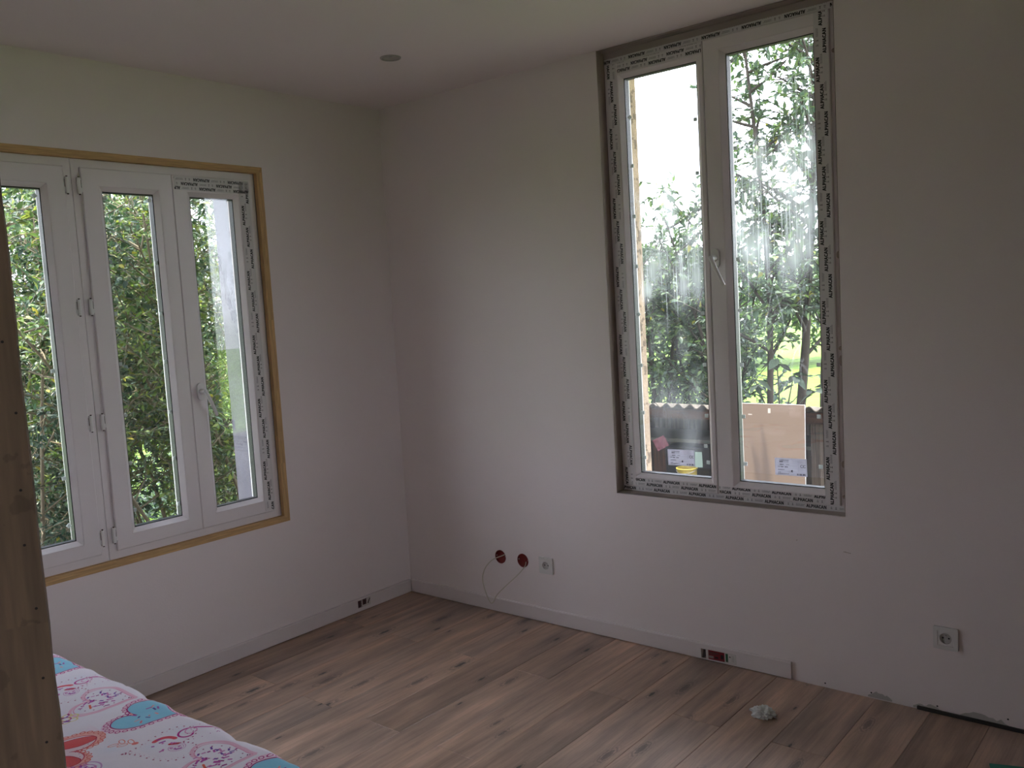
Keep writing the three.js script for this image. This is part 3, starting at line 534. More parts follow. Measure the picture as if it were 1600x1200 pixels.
// ------------------------------------------------------------------ bed and blanket
{
  const bx0 = 0.5, bx1 = 2.36, bz0 = 2.048, bz1 = 3.0, top = 0.495;
  const bed = thing('bed', 'low single bed mostly hidden under the heart-printed blanket', 'bed', [bx0, 0, bz0]);
  part('mattress', rbox(bx1 - bx0 - 0.03, 0.17, bz1 - bz0 - 0.03, 0.04, (bx1 - bx0) / 2, top - 0.095, (bz1 - bz0) / 2, 3), std({ color: lin(0.6, 0.58, 0.55), roughness: 0.9 }), bed);
  part('bed_frame', rbox(bx1 - bx0 - 0.04, 0.12, bz1 - bz0 - 0.04, 0.01, (bx1 - bx0) / 2, 0.245, (bz1 - bz0) / 2), M.pine, bed);
  for (const x of [0.06, bx1 - bx0 - 0.06]) for (const z of [0.06, bz1 - bz0 - 0.06]) part('leg', cyl(0.028, 0.022, 0.19, 12).translate(x, 0.095, z), M.pine, bed);
  const PX = 0.56;
  const tex = canvasTex(1400, 1400, (c, W) => {
    const S = W / PX;                                                    // pixels per metre; canvas x = world x, canvas y = world z
    c.fillStyle = '#f4ecf6'; c.fillRect(0, 0, W, W);
    const r = mulberry(12);
    for (let i = 0; i < 26; i++) { const x = r() * W, y = r() * W, q = 60 + 120 * r(), g = c.createRadialGradient(x, y, 0, x, y, q); g.addColorStop(0, r() > 0.5 ? 'rgba(246,214,230,0.35)' : 'rgba(214,224,244,0.35)'); g.addColorStop(1, 'rgba(240,230,240,0)'); c.fillStyle = g; c.fillRect(x - q, y - q, 2 * q, 2 * q); }
    const path = (s) => { c.beginPath(); c.moveTo(0, 0.5 * s); c.bezierCurveTo(-0.12 * s, 0.28 * s, -0.52 * s, 0.12 * s, -0.5 * s, -0.18 * s); c.bezierCurveTo(-0.48 * s, -0.5 * s, -0.08 * s, -0.52 * s, 0, -0.2 * s); c.bezierCurveTo(0.08 * s, -0.52 * s, 0.48 * s, -0.5 * s, 0.5 * s, -0.18 * s); c.bezierCurveTo(0.52 * s, 0.12 * s, 0.12 * s, 0.28 * s, 0, 0.5 * s); };
    const outline = (s, n) => { const o = []; for (let i = 0; i < n; i++) { const t = (i / n) * Math.PI * 2, x = 0.5 * Math.pow(Math.sin(t), 3), y = -(13 * Math.cos(t) - 5 * Math.cos(2 * t) - 2 * Math.cos(3 * t) - Math.cos(4 * t)) / 30; o.push([x * s, y * s - 0.02 * s]); } return o; };
    // draws at world (x, z), tip pointing along (tx, tz)
    const at = (x, z, tx, tz, f) => { for (const dx of [-1, 0, 1]) for (const dz of [-1, 0, 1]) { c.save(); c.translate((((x / PX) % 1) + dx) * W, (((z / PX) % 1) + dz) * W); c.rotate(Math.atan2(tz, tx) - Math.PI / 2); f(); c.restore(); } };
    const scallop = (s, n, rad, col, w) => { c.strokeStyle = col; c.lineWidth = w; for (const [x, y] of outline(s, n)) { c.beginPath(); c.arc(x, y, rad, 0, 7); c.stroke(); } };
    const dashes = (s, n, col, w, h) => { c.fillStyle = col; for (const [x, y] of outline(s, n)) c.fillRect(x - w / 2, y - h / 2, w, h); };
    const bits = (s, n, cols, seed) => { const q = mulberry(seed); for (let i = 0; i < n; i++) { c.fillStyle = cols[Math.floor(q() * cols.length)]; c.save(); c.translate((q() - 0.5) * s * 0.62, (q() - 0.65) * s * 0.55); c.rotate(q() * 6); c.fillRect(0, 0, 0.012 * S * (0.5 + q()), 0.005 * S); c.restore(); } };
    // sky-blue heart with a magenta scalloped border
    at(1.248, 2.125, 0.62, -0.46, () => { const s = 0.19 * S; c.fillStyle = '#f3d3e6'; path(s * 1.12); c.fill(); scallop(s * 1.05, 44, 0.0058 * S, '#b8237f', 6); c.fillStyle = '#8fd0ea'; path(s * 0.9); c.fill(); c.strokeStyle = '#a81c72'; c.lineWidth = 9; c.stroke(); bits(s * 0.8, 12, ['#e8768c', '#b06ac0', '#f2a0a8', '#5a56a8'], 3); });
    // dashed outline heart with a coral curl inside
    at(1.455, 2.192, -0.5, 0.85, () => { const s = 0.175 * S; dashes(s, 40, '#a01f62', 10, 9); dashes(s * 0.9, 46, '#d88ab4', 5, 5); c.strokeStyle = '#d9a4cf'; c.lineWidth = 4; for (let k = 0; k < 4; k++) { c.beginPath(); c.arc(0.022 * S, -0.028 * S, (0.005 + k * 0.005) * S, 0, 7); c.stroke(); } c.strokeStyle = '#e8576a'; c.lineWidth = 30; c.lineCap = 'round'; c.beginPath(); c.arc(-0.012 * S, 0, 0.03 * S, 2.2, 4.0); c.stroke(); c.strokeStyle = '#c92a4a'; c.lineWidth = 24; c.beginPath(); c.moveTo(0.0, -0.03 * S); c.lineTo(-0.004 * S, -0.012 * S); c.stroke(); bits(s * 0.7, 12, ['#b04ab0', '#d47ac0'], 5); });
    // coral paisley heart
    at(1.262, 2.36, -0.55, 0.6, () => { const s = 0.2 * S; c.fillStyle = '#f7b3ac'; path(s * 1.06); c.fill(); scallop(s * 1.03, 46, 0.006 * S, '#e26a66', 6); c.fillStyle = '#f3d7de'; path(s * 0.84); c.fill(); c.strokeStyle = '#d9566a'; c.lineWidth = 8; c.stroke(); c.fillStyle = '#e65a5c'; for (const k of [-1, 1]) { c.beginPath(); c.ellipse(k * 0.23 * s, -0.12 * s, 0.13 * s, 0.24 * s, k * 0.35, 0, 7); c.fill(); c.strokeStyle = '#c2304a'; c.lineWidth = 6; c.stroke(); } dashes(s * 0.72, 30, '#b03a80', 6, 6); });
    at(1.335, 2.255, 0.8, -0.5, () => { c.strokeStyle = '#ee8f8a'; c.lineWidth = 6; for (let k = 0; k < 4; k++) { c.beginPath(); c.ellipse((k % 2 ? 1 : -1) * 0.009 * S, k * 0.012 * S, 0.006 * S, 0.012 * S, k % 2 ? 0.7 : -0.7, 0, 7); c.stroke(); } c.fillStyle = '#ee7f7c'; c.beginPath(); c.arc(0, 0.052 * S, 0.008 * S, 0, 7); c.fill(); });
    // pale pink stitched heart
    at(1.06, 2.148, 0.55, -0.55, () => { const s = 0.17 * S; c.strokeStyle = 'rgba(234,140,180,0.45)'; c.lineWidth = 22; path(s); c.stroke(); c.strokeStyle = 'rgba(226,110,160,0.5)'; c.lineWidth = 8; path(s * 0.9); c.stroke(); bits(s * 0.85, 40, ['#a02a86', '#c45ab0', '#7a4aa8', '#d487c4'], 7); c.strokeStyle = '#ea6a52'; c.lineWidth = 14; c.lineCap = 'round'; c.beginPath(); c.moveTo(-0.05 * S, -0.02 * S); c.lineTo(-0.028 * S, -0.03 * S); c.stroke(); dashes(s * 0.74, 22, '#8f2a6c', 9, 8); });
    // magenta curl
    at(0.905, 2.1, 0.7, -0.5, () => { c.strokeStyle = '#c02a90'; c.lineWidth = 13; c.lineCap = 'round'; c.beginPath(); c.moveTo(0.012 * S, 0.07 * S); c.bezierCurveTo(0.03 * S, 0.02 * S, 0.028 * S, -0.05 * S, -0.004 * S, -0.055 * S); c.bezierCurveTo(-0.035 * S, -0.055 * S, -0.03 * S, -0.01 * S, -0.008 * S, -0.018 * S); c.stroke(); c.strokeStyle = '#e49acb'; c.lineWidth = 7; c.beginPath(); c.arc(0.004 * S, -0.028 * S, 0.014 * S, 0, 7); c.stroke(); dashes(0.08 * S, 18, '#b13a96', 6, 6); });
    // small yellow flower
    at(1.08, 2.262, 1, 0, () => { c.strokeStyle = '#e8d79a'; c.lineWidth = 10; for (let k = 0; k < 6; k++) { c.beginPath(); c.arc(0.02 * S * Math.cos(k * 1.05), 0.02 * S * Math.sin(k * 1.05), 0.011 * S, 0, 7); c.stroke(); } c.strokeStyle = '#c04a9c'; c.lineWidth = 8; c.beginPath(); c.arc(0, 0, 0.012 * S, 0, 7); c.stroke(); bits(0.06 * S, 8, ['#b03a86', '#8f4ab0'], 9); });
    at(1.4, 2.36, 0.6, -0.5, () => { c.strokeStyle = 'rgba(190,110,190,0.6)'; c.lineWidth = 9; for (let k = 0; k < 3; k++) { c.beginPath(); c.arc(0, 0, (0.012 + 0.012 * k) * S, 0, 7); c.stroke(); } bits(0.1 * S, 20, ['#b04ab0', '#d88ac0'], 17); });
    // fleece grain
    for (let i = 0; i < 26000; i++) { c.fillStyle = r() > 0.5 ? 'rgba(255,255,255,0.10)' : 'rgba(90,60,100,0.05)'; c.fillRect(r() * W, r() * W, 3, 2); }
  });
  // surface over the mattress, hanging a little over the edges
  const nx = 220, nz = 130, P = [], U = [], I = [], x0 = bx0 - 0.16, x1 = bx1 + 0.16, z0 = bz0 - 0.16, z1 = bz1 + 0.16, rad = 0.035;
  const fold = (t, a, b) => { // arc-length coordinate -> [position along, drop]
    const wrap = (d) => (d < rad * 1.571 ? [rad * Math.sin(d / rad), rad * (1 - Math.cos(d / rad))] : [rad + 0.02 * Math.min(1, (d - rad * 1.571) * 3), rad + (d - rad * 1.571)]);
    const ia = a + rad, ib = b - rad;
    if (t < ia) { const [m, q] = wrap(ia - t); return [ia - m, q]; } if (t > ib) { const [m, q] = wrap(t - ib); return [ib + m, q]; } return [t, 0];
  };
  for (let j = 0; j <= nz; j++) for (let i = 0; i <= nx; i++) {
    const s = lerp(x0, x1, i / nx), t = lerp(z0, z1, j / nz);
    const [px, dx] = fold(s, bx0, bx1), [pz, dz] = fold(t, bz0, bz1), drop = Math.max(dx, dz) + 0.3 * Math.min(dx, dz);
    const on = Math.max(0, 1 - drop * 20), bump = (fbm(s * 7, t * 7, 91, 3) - 0.5) * 0.007 + (fbm(s * 22, t * 20, 95, 2) - 0.5) * 0.005;
    const wob = drop > 0 ? (fbm(s * 14 + t * 3, t * 14 - s * 3, 99, 2) - 0.5) * 0.02 : 0;
    P.push(px + (dx ? wob * 0.6 : 0), top + bump * (0.35 + 0.65 * on) - drop + 0.004, pz + (dz ? wob : 0) + (fbm(s * 9, 4, 97, 3) - 0.5) * 0.003); U.push(s / PX, 1 - t / PX);
  }
  for (let j = 0; j < nz; j++) for (let i = 0; i < nx; i++) { const a = j * (nx + 1) + i, b = a + 1, d = a + nx + 1, e = d + 1; I.push(a, d, b, b, d, e); }
  const g = new THREE.BufferGeometry(); g.setAttribute('position', new THREE.Float32BufferAttribute(P, 3)); g.setAttribute('uv', new THREE.Float32BufferAttribute(U, 2)); g.setIndex(I); g.computeVertexNormals();
  single('blanket', g, phys({ map: tex, roughness: 1, sheen: 1, sheenRoughness: 0.5, sheenColor: lin(0.9, 0.85, 0.9), side: THREE.DoubleSide }), 'white fleece blanket printed with pink, coral and blue hearts, spread over the bed', 'blanket');
}

// ------------------------------------------------------------------ added cupboard, out of view, shading the right end of the back wall
{
  const t = thing('added_wardrobe', 'brown wooden cupboard added out of view to shade the right end of the tall window wall', 'added_wardrobe', [3.27, 0, 0.03]);
  const W = 0.62, D = 1.35, Hh = 2.1, dk = std({ map: oldWoodTex, color: lin(0.5, 0.42, 0.36), roughness: 0.6 });
  part('carcass', uvMetres(rbox(W, Hh - 0.08, D, 0.006, W / 2, Hh / 2 + 0.04, D / 2)), dk, t);
  part('cornice', uvMetres(rbox(W + 0.02, 0.05, D + 0.03, 0.01, W / 2 + 0.01, Hh + 0.02, D / 2)), dk, t);
  for (let k = 0; k < 2; k++) {
    const d = part('door', uvMetres(rbox(0.022, Hh - 0.24, D / 2 - 0.03, 0.005, W + 0.012, Hh / 2 + 0.03, D * (0.25 + 0.5 * k))), dk, t);
    part('knob', new THREE.SphereGeometry(0.016, 16, 12).translate(W + 0.038, 1.05, D / 2 + (k ? 0.06 : -0.06)), M.metal, d);
  }
  for (const x of [0.05, W - 0.05]) for (const z of [0.05, D - 0.05]) part('foot', cyl(0.028, 0.022, 0.09, 12).translate(x, 0.045, z), dk, t);
}

// ------------------------------------------------------------------ old brown board standing in the left foreground
{
  const h = CEIL - 0.004, wd = 0.42, th = 0.026, pts = [[-wd, 0], [-0.004, 0]], n = 90;
  for (let i = 0; i <= n; i++) { const y = (i / n) * h; pts.push([-0.0035 * fbm(y * 9, 2, 101, 3) - (hash(i, 41) > 0.9 ? 0.003 : 0), y]); }
  pts.push([-wd, h]);
  const g = extrude(polyShape(pts), th).translate(0, 0, -th); { const p = g.attributes.position, uv = g.attributes.uv; for (let i = 0; i < p.count; i++) uv.setXY(i, (p.getX(i) + p.getZ(i)) * 1.9, p.getY(i) * 0.8); }
  const t = thing('wooden_board', 'dark brown old wooden board standing upright in the left foreground', 'board', [2.6153, 0, 2.8775], 0);
  t.rotation.y = Math.atan2(0.931, 0.366) - 0.06;
  part('panel', g, M.oldWood, t);
  const r = mulberry(33);
  for (let i = 0; i < 16; i++) part('nail_hole', new THREE.CircleGeometry(0.0013, 8).translate(-0.008 - 0.006 * r(), 0.85 + i * 0.065 + 0.03 * r(), 0.0005), M.dark, t);
}

// ------------------------------------------------------------------ garden
const GY = -0.7;
const leafGeo = (() => { // pointed oval, folded along the midrib, unit length along +y
  const P = [], I = [], n = 4;
  for (let k = 0; k <= n; k++) { const t = k / n, w = 0.24 * Math.pow(Math.sin(Math.PI * Math.min(0.98, Math.max(0.03, Math.pow(t, 0.85)))), 0.9), b = -0.12 * t * t; P.push(-w, t, b + 0.3 * w, 0, t, b, w, t, b + 0.3 * w); }
  for (let k = 0; k < n; k++) { const a = k * 3; I.push(a, a + 1, a + 4, a, a + 4, a + 3, a + 1, a + 2, a + 5, a + 1, a + 5, a + 4); }
  const g = new THREE.BufferGeometry(); g.setAttribute('position', new THREE.Float32BufferAttribute(P, 3)); g.setIndex(I); g.computeVertexNormals(); return uvMetres(g);
})();
const PAL = {
  hedge: [[0.085, 0.155, 0.036], [0.13, 0.225, 0.045], [0.2, 0.31, 0.06], [0.095, 0.18, 0.08], [0.06, 0.12, 0.05], [0.3, 0.37, 0.06]],
  dark: [[0.03, 0.07, 0.03], [0.045, 0.095, 0.05], [0.025, 0.055, 0.03], [0.06, 0.12, 0.06], [0.08, 0.14, 0.05]],
  tree: [[0.05, 0.1, 0.035], [0.08, 0.15, 0.035], [0.04, 0.085, 0.04], [0.12, 0.2, 0.04], [0.06, 0.11, 0.06]],
  far: [[0.08, 0.15, 0.03], [0.11, 0.2, 0.035], [0.06, 0.12, 0.03], [0.15, 0.24, 0.05]],
};
const yellow = [0.5, 0.45, 0.04];
function foliage(list, pal, parent, r, mat = M.leaf) {
  const m = shade(new THREE.InstancedMesh(leafGeo, mat, list.length)), c = new THREE.Color(); m.name = 'foliage'; m.userData.kind = 'stuff';
  list.forEach((x, i) => { m.setMatrixAt(i, x); const p = r() < 0.012 ? yellow : pal[Math.floor(r() * pal.length)], k = 0.75 + 0.5 * r(); m.setColorAt(i, c.setRGB(p[0] * k, p[1] * k, p[2] * k)); });
  parent.add(m); return m;
}
const Q = new THREE.Quaternion(), Z = V(0, 0, 1), Y = V(0, 1, 0);
function leafAt(pos, dir, size, r) { // leaf pointing along dir, its face turned mostly to the sky
  const y = dir.clone().normalize(), z = V(rr(-0.7, 0.7, r), 1, rr(-0.7, 0.7, r)).addScaledVector(y, -y.y); z.addScaledVector(y, -z.dot(y)).normalize();
  const x = V(0, 0, 0).crossVectors(y, z); const m = new THREE.Matrix4().makeBasis(x.multiplyScalar(size), y.multiplyScalar(size), z.multiplyScalar(size)); return m.setPosition(pos);
}
function path(from, dir, len, n, bend, r, droop = 0) {
  const pts = [from.clone()], d = dir.clone().normalize(), p = from.clone();
  for (let i = 0; i < n; i++) { d.x += rr(-bend, bend, r); d.y += rr(-bend, bend, r) - droop; d.z += rr(-bend, bend, r); d.normalize(); p.addScaledVector(d, len / n); pts.push(p.clone()); }
  return pts;
}
// a woody plant: stems from the base, side branches, twigs with leaves. All in the thing's own coordinates
function grow(o, seed) {
  const r = mulberry(seed), tb = new Tubes(), leaves = [];
  const twig = (p, d, len, rad) => {
    const q = path(p, d, len, 3, 0.28, r, 0.05); tb.add(q, rad, rad * 0.5, 3);
    for (let i = 0; i < o.leaves; i++) { const t = 0.15 + 0.85 * r(), k = Math.min(2, Math.floor(t * 3)), a = q[k].clone().lerp(q[k + 1], t * 3 - k), dd = q[k + 1].clone().sub(q[k]).normalize().add(V(rr(-1, 1, r), rr(-0.8, 0.6, r), rr(-1, 1, r))); leaves.push(leafAt(a, dd, o.leaf * rr(0.6, 1.25, r), r)); }
  };
  for (let s = 0; s < o.stems; s++) {
    const ang = (s / o.stems) * Math.PI * 2 + rr(-0.5, 0.5, r), out = o.spread * rr(0.4, 1, r);
    const d = V(Math.cos(ang) * out + (o.lean?.[0] ?? 0), 1, Math.sin(ang) * out + (o.lean?.[1] ?? 0)), L = o.height * rr(0.85, 1.12, r);
    const st = path(V(Math.cos(ang) * o.foot, 0, Math.sin(ang) * o.foot), d, L, 9, o.bend ?? 0.09, r); tb.add(st, o.rad * rr(0.7, 1.1, r), o.rad * 0.25, 7);
    for (let b = 0; b < o.branches; b++) {
      const t = o.bare + (1 - o.bare) * ((b + r()) / o.branches), k = Math.min(8, Math.floor(t * 9)), a = st[k].clone().lerp(st[k + 1], t * 9 - k), up = st[k + 1].clone().sub(st[k]).normalize();
      const w = r() * 6.283, bd = V(Math.cos(w), rr(-0.1, 0.6, r), Math.sin(w)).add(up.multiplyScalar(0.5)), bl = o.branch * rr(0.55, 1.1, r) * (1.15 - 0.55 * t);
      const br = path(a, bd, bl, 4, 0.16, r); tb.add(br, o.rad * 0.34, o.rad * 0.12, 4);
      for (let q = 0; q < o.twigs; q++) { const u = 0.2 + 0.8 * r(), e = Math.min(3, Math.floor(u * 4)), c = br[e].clone().lerp(br[e + 1], u * 4 - e); twig(c, V(rr(-1, 1, r), rr(-0.5, 0.8, r), rr(-1, 1, r)), o.twig * rr(0.5, 1.2, r), o.rad * 0.1 + 0.0008); }
    }
  }
  return { stems: tb.build(), leaves, r };
}
function plant(name, label, category, pos, o, pal, seed, barkMat = M.bark, group) {
  const t = thing(name, label, category, pos, 0, group), g = grow(o, seed);
  part(o.trunkName ?? 'stems', g.stems, barkMat, t); foliage(g.leaves, pal, t, g.r); return t;
}
{ // ground
  const tex = dataTex(512, 512, (x, y) => { const n = fbm(x / 60, y / 60, 111), s = vnoise(x / 1.7, y / 1.7, 113), v = 0.8 + 0.5 * (n - 0.5) + 0.5 * (s - 0.5); return [122 * v, 160 * v, 44 * v]; }); tex.repeat.set(0.4, 0.4);
  const g = new THREE.PlaneGeometry(110, 110, 60, 60).rotateX(-Math.PI / 2), p = g.attributes.position;
  for (let i = 0; i < p.count; i++) p.setY(i, GY + 0.12 * (fbm(p.getX(i) * 0.3 + 50, p.getZ(i) * 0.3 + 50, 115) - 0.5));
  g.computeVertexNormals(); uvMetres(g);
  struct('ground', 'sunlit green lawn of the garden outside', g, std({ map: tex, roughness: 1 }));
  const et = dataTex(256, 256, (x, y) => { const n = fbm(x / 40, y / 40, 117), q = vnoise(x / 2.2, y / 2.2, 119), v = 0.75 + 0.5 * (n - 0.5) + 0.4 * (q - 0.5); return [98 * v, 90 * v, 80 * v]; });
  const yg = new THREE.PlaneGeometry(16, 17, 40, 40).rotateX(-Math.PI / 2), yp = yg.attributes.position;
  for (let i = 0; i < yp.count; i++) yp.setY(i, GY + 0.075 + 0.03 * (fbm(yp.getX(i) * 0.9 + 50, yp.getZ(i) * 0.9 + 50, 121) - 0.5));
  yg.computeVertexNormals(); uvMetres(yg);
  struct('yard', 'dark bare earth round the house and the shed', yg.translate(3.2, 0, 1.6), std({ map: et, roughness: 1 }));  // mostly out of view, kept dark so it bounces little light
}
// hedge outside the wide window
const H = { stems: 9, height: 3.3, spread: 0.36, foot: 0.16, rad: 0.018, bare: 0.36, branches: 15, branch: 0.7, twigs: 9, twig: 0.27, leaves: 15, leaf: 0.041 };
plant('hedge_shrub', 'tall leafy green shrub outside the wide window, behind its handle leaf beside the grey reveal', 'shrub', [-2.1, GY, -0.75], { ...H, bare: 0.2, lean: [0, 0.15] }, PAL.hedge, 201, M.twig);
plant('hedge_shrub', 'tall leafy green shrub with slanting bare stems behind the second leaf of the wide window', 'shrub', [-2.35, GY, -0.1], { ...H, lean: [0.05, 0.4], stems: 11 }, PAL.hedge, 202, M.twig);
plant('hedge_shrub', 'dense bluish green shrub nearest the leftmost visible pane of the wide window', 'shrub', [-2.0, GY, 1.05], { ...H, bare: 0.06, branches: 20 }, PAL.dark, 203, M.twig);
plant('hedge_shrub', 'green shrub behind the front hedge row, high in the second pane of the wide window', 'shrub', [-3.8, GY, 0.0], { ...H, height: 3.6, bare: 0.38, leaf: 0.055 }, PAL.hedge, 205, M.twig);
plant('hedge_shrub', 'dark shrub at the very back of the hedge, behind the leftmost visible pane', 'shrub', [-5.0, GY, -0.25], { ...H, height: 3.7, bare: 0.05, leaf: 0.06, branches: 20 }, PAL.dark, 206, M.twig);
plant('hedge_shrub', 'light green shrub deep behind the hedge row, right of the wide window', 'shrub', [-3.8, GY, -1.4], { ...H, height: 3.6, bare: 0.12, leaf: 0.055 }, PAL.hedge, 207, M.twig);
plant('hedge_shrub', 'dark green shrub deep in the hedge, behind the leftmost visible pane', 'shrub', [-3.2, GY, 0.55], { ...H, height: 3.4, bare: 0.06, branches: 19 }, PAL.dark, 208, M.twig);
plant('hedge_shrub', 'green shrub at the right end of the hedge, next to the grey reveal', 'shrub', [-2.9, GY, -1.7], { ...H, bare: 0.05 }, PAL.hedge, 209, M.twig);
{ // low ground cover under the hedge
  const r = mulberry(301), list = [];
  for (let i = 0; i < 52000; i++) { const x = rr(-9, -0.9, r), z = rr(-5, 3.4, r), h = 0.85 * Math.pow(r(), 0.8) * Math.max(0, fbm(x * 0.9, z * 0.9, 303) - 0.12); list.push(leafAt(V(x, GY + 0.06 + h, z), V(rr(-1, 1, r), rr(-0.3, 0.6, r), rr(-1, 1, r)), 0.065 * rr(0.6, 1.2, r), r)); }
  const t = thing('ground_cover', 'low creeping plants covering the ground under the hedge', 'plants'); t.userData.kind = 'stuff'; foliage(list, PAL.dark, t, r, leafMat({ clearcoat: 0.15 }));
}
plant('hedge_shrub', 'tall dense shrub at the house corner left of the shed, out of view, placed to shade shed and yard', 'shrub', [-1.6, GY, -2.3], { ...H, height: 5.2, bare: 0.05, branches: 20, spread: 0.22, leaf: 0.085, leaves: 8 }, PAL.dark, 210, M.twig);  // unseen shrub, there to shade the shed and yard
plant('hedge_shrub', 'tall dense shrub close to the house corner between both windows, out of view, placed to shade the plasterboard', 'shrub', [-1.4, GY, -1.4], { ...H, height: 4.5, bare: 0.05, branches: 20, spread: 0.16, branch: 0.6, leaf: 0.085, leaves: 8 }, PAL.dark, 212, M.twig);  // unseen leaf screen keeping sky light off the plasterboard
plant('hedge_shrub', 'rounded dense shrub touching the left end of the shed, out of view, placed to shade it', 'shrub', [-2.3, GY, -3.5], { ...H, height: 3.6, bare: 0.05, branches: 18, leaf: 0.085, leaves: 8 }, PAL.dark, 211, M.twig);  // unseen shrub, shades the shed from its left end
// trees behind the shed
const T = { stems: 1, height: 4.9, spread: 0.05, foot: 0, rad: 0.05, bare: 0.3, branches: 24, branch: 1.0, twigs: 12, twig: 0.34, leaves: 13, leaf: 0.075, bend: 0.05, trunkName: 'trunk' };
plant('garden_tree', 'slim tree behind the shed, left one of the two straight trunks in the right pane', 'tree', [-0.18, GY, -5], { ...T }, PAL.tree, 401);
plant('garden_tree', 'slim tree behind the shed, thickest trunk in the middle of the right pane', 'tree', [0.0, GY, -5.2], { ...T, rad: 0.06, height: 5.3 }, PAL.tree, 402);
plant('garden_tree', 'thin tree behind the shed whose trunk leans to the left', 'tree', [-0.28, GY, -5], { ...T, rad: 0.032, height: 3.4, lean: [-0.22, 0], branches: 9 }, PAL.tree, 403);
plant('garden_tree', 'thin tree behind the shed, rightmost trunk beside the window stile', 'tree', [0.33, GY, -5.1], { ...T, rad: 0.028, height: 4.6, branches: 12, bare: 0.42 }, PAL.tree, 404);
plant('garden_tree', 'bushy rounded tree seen through the left pane of the tall window', 'tree', [-1.75, GY, -5.6], { ...T, stems: 5, spread: 0.22, foot: 0.12, height: 2.9, bare: 0.2, branches: 13, rad: 0.03, leaf: 0.07 }, PAL.tree, 405);
plant('garden_tree', 'low bushy tree seen through the left pane, close to the middle stile', 'tree', [-1.15, GY, -6.0], { ...T, stems: 5, spread: 0.2, foot: 0.12, height: 2.6, bare: 0.15, branches: 12, rad: 0.03, leaf: 0.07 }, PAL.dark, 406);
{ // sapling with large dark leaves
  const t = thing('sapling', 'young plant with large dark drooping leaves above the shed roof', 'plant', [0.33, GY, -4.2]), r = mulberry(501), tb = new Tubes();
  const m = leafMat({ color: lin(0.011, 0.026, 0.012), transmission: 0.15, clearcoat: 0.12 });
  for (const [dx, dy, dz] of [[-0.22, 1.42, 0.02], [0.14, 1.45, 0.04], [0.26, 1.34, -0.04], [-0.02, 1.6, 0]]) {
    const q = [V(0, 0, 0), V(dx * 0.2, dy * 0.45, dz * 0.3), V(dx * 0.5, dy * 0.8, dz * 0.6), V(dx, dy, dz)]; tb.add(q, 0.011, 0.004, 6);
    for (let i = 0; i < 7; i++) { const L = part('leaf', leafGeo, m, t); L.applyMatrix4(leafAt(V(dx, dy, dz).add(V(rr(-0.03, 0.03, r), rr(-0.08, 0.02, r), rr(-0.02, 0.02, r))), V(Math.cos(i * 0.9 + dx * 9), rr(-0.8, 0.1, r), Math.sin(i * 0.9 + dx * 9)), 0.15 * rr(0.7, 1.15, r), r)); }
  }
  part('stems', tb.build(), M.bark, t);
}
// distant hedges and trees
function cloudTree(x, z, rx, ry, n, size, seed, label, pal = PAL.far) {
  const t = thing('distant_tree', label, 'tree', [x, GY, z]), r = mulberry(seed), list = [], tb = new Tubes();
  tb.add([V(0, 0, 0), V(0.05, ry * 0.8, 0), V(0, ry * 1.6, 0.05)], 0.14, 0.06, 7);
  for (let i = 0; i < n; i++) { const a = r() * 6.283, u = r() * 2 - 1, k = Math.pow(r(), 0.4) * (0.75 + 0.35 * fbm(a * 2, u * 3, seed)), s = Math.sqrt(1 - u * u); const p = V(Math.cos(a) * s * rx * k, ry * 1.02 + u * ry * k, Math.sin(a) * s * rx * k * 0.8); list.push(leafAt(p, V(rr(-1, 1, r), rr(-0.8, 0.5, r), rr(-1, 1, r)), size * rr(0.6, 1.3, r), r)); }
  part('trunk', tb.build(), M.bark, t); foliage(list, pal, t, r);
}
cloudTree(-9, -21, 3.4, 1.9, 5000, 0.26, 601, 'broad distant tree across the lawn, far left behind the left pane');
cloudTree(-4.5, -23, 3.2, 2.0, 5000, 0.26, 602, 'broad distant tree across the lawn behind the middle stile of the tall window');
cloudTree(-0.5, -24, 3.2, 1.9, 5000, 0.26, 603, 'broad distant tree across the lawn behind the right pane');
cloudTree(-14, -6, 2.6, 2.4, 4500, 0.22, 604, 'distant dark tree across the lawn beyond the hedge, right part of the wide window', PAL.dark);
cloudTree(-15, -1.5, 2.8, 2.4, 4500, 0.22, 605, 'distant dark tree across the lawn beyond the hedge, middle of the wide window', PAL.dark);
cloudTree(-15, 3, 2.8, 2.4, 4500, 0.22, 606, 'distant dark tree across the lawn beyond the hedge, behind the brown board', PAL.dark);

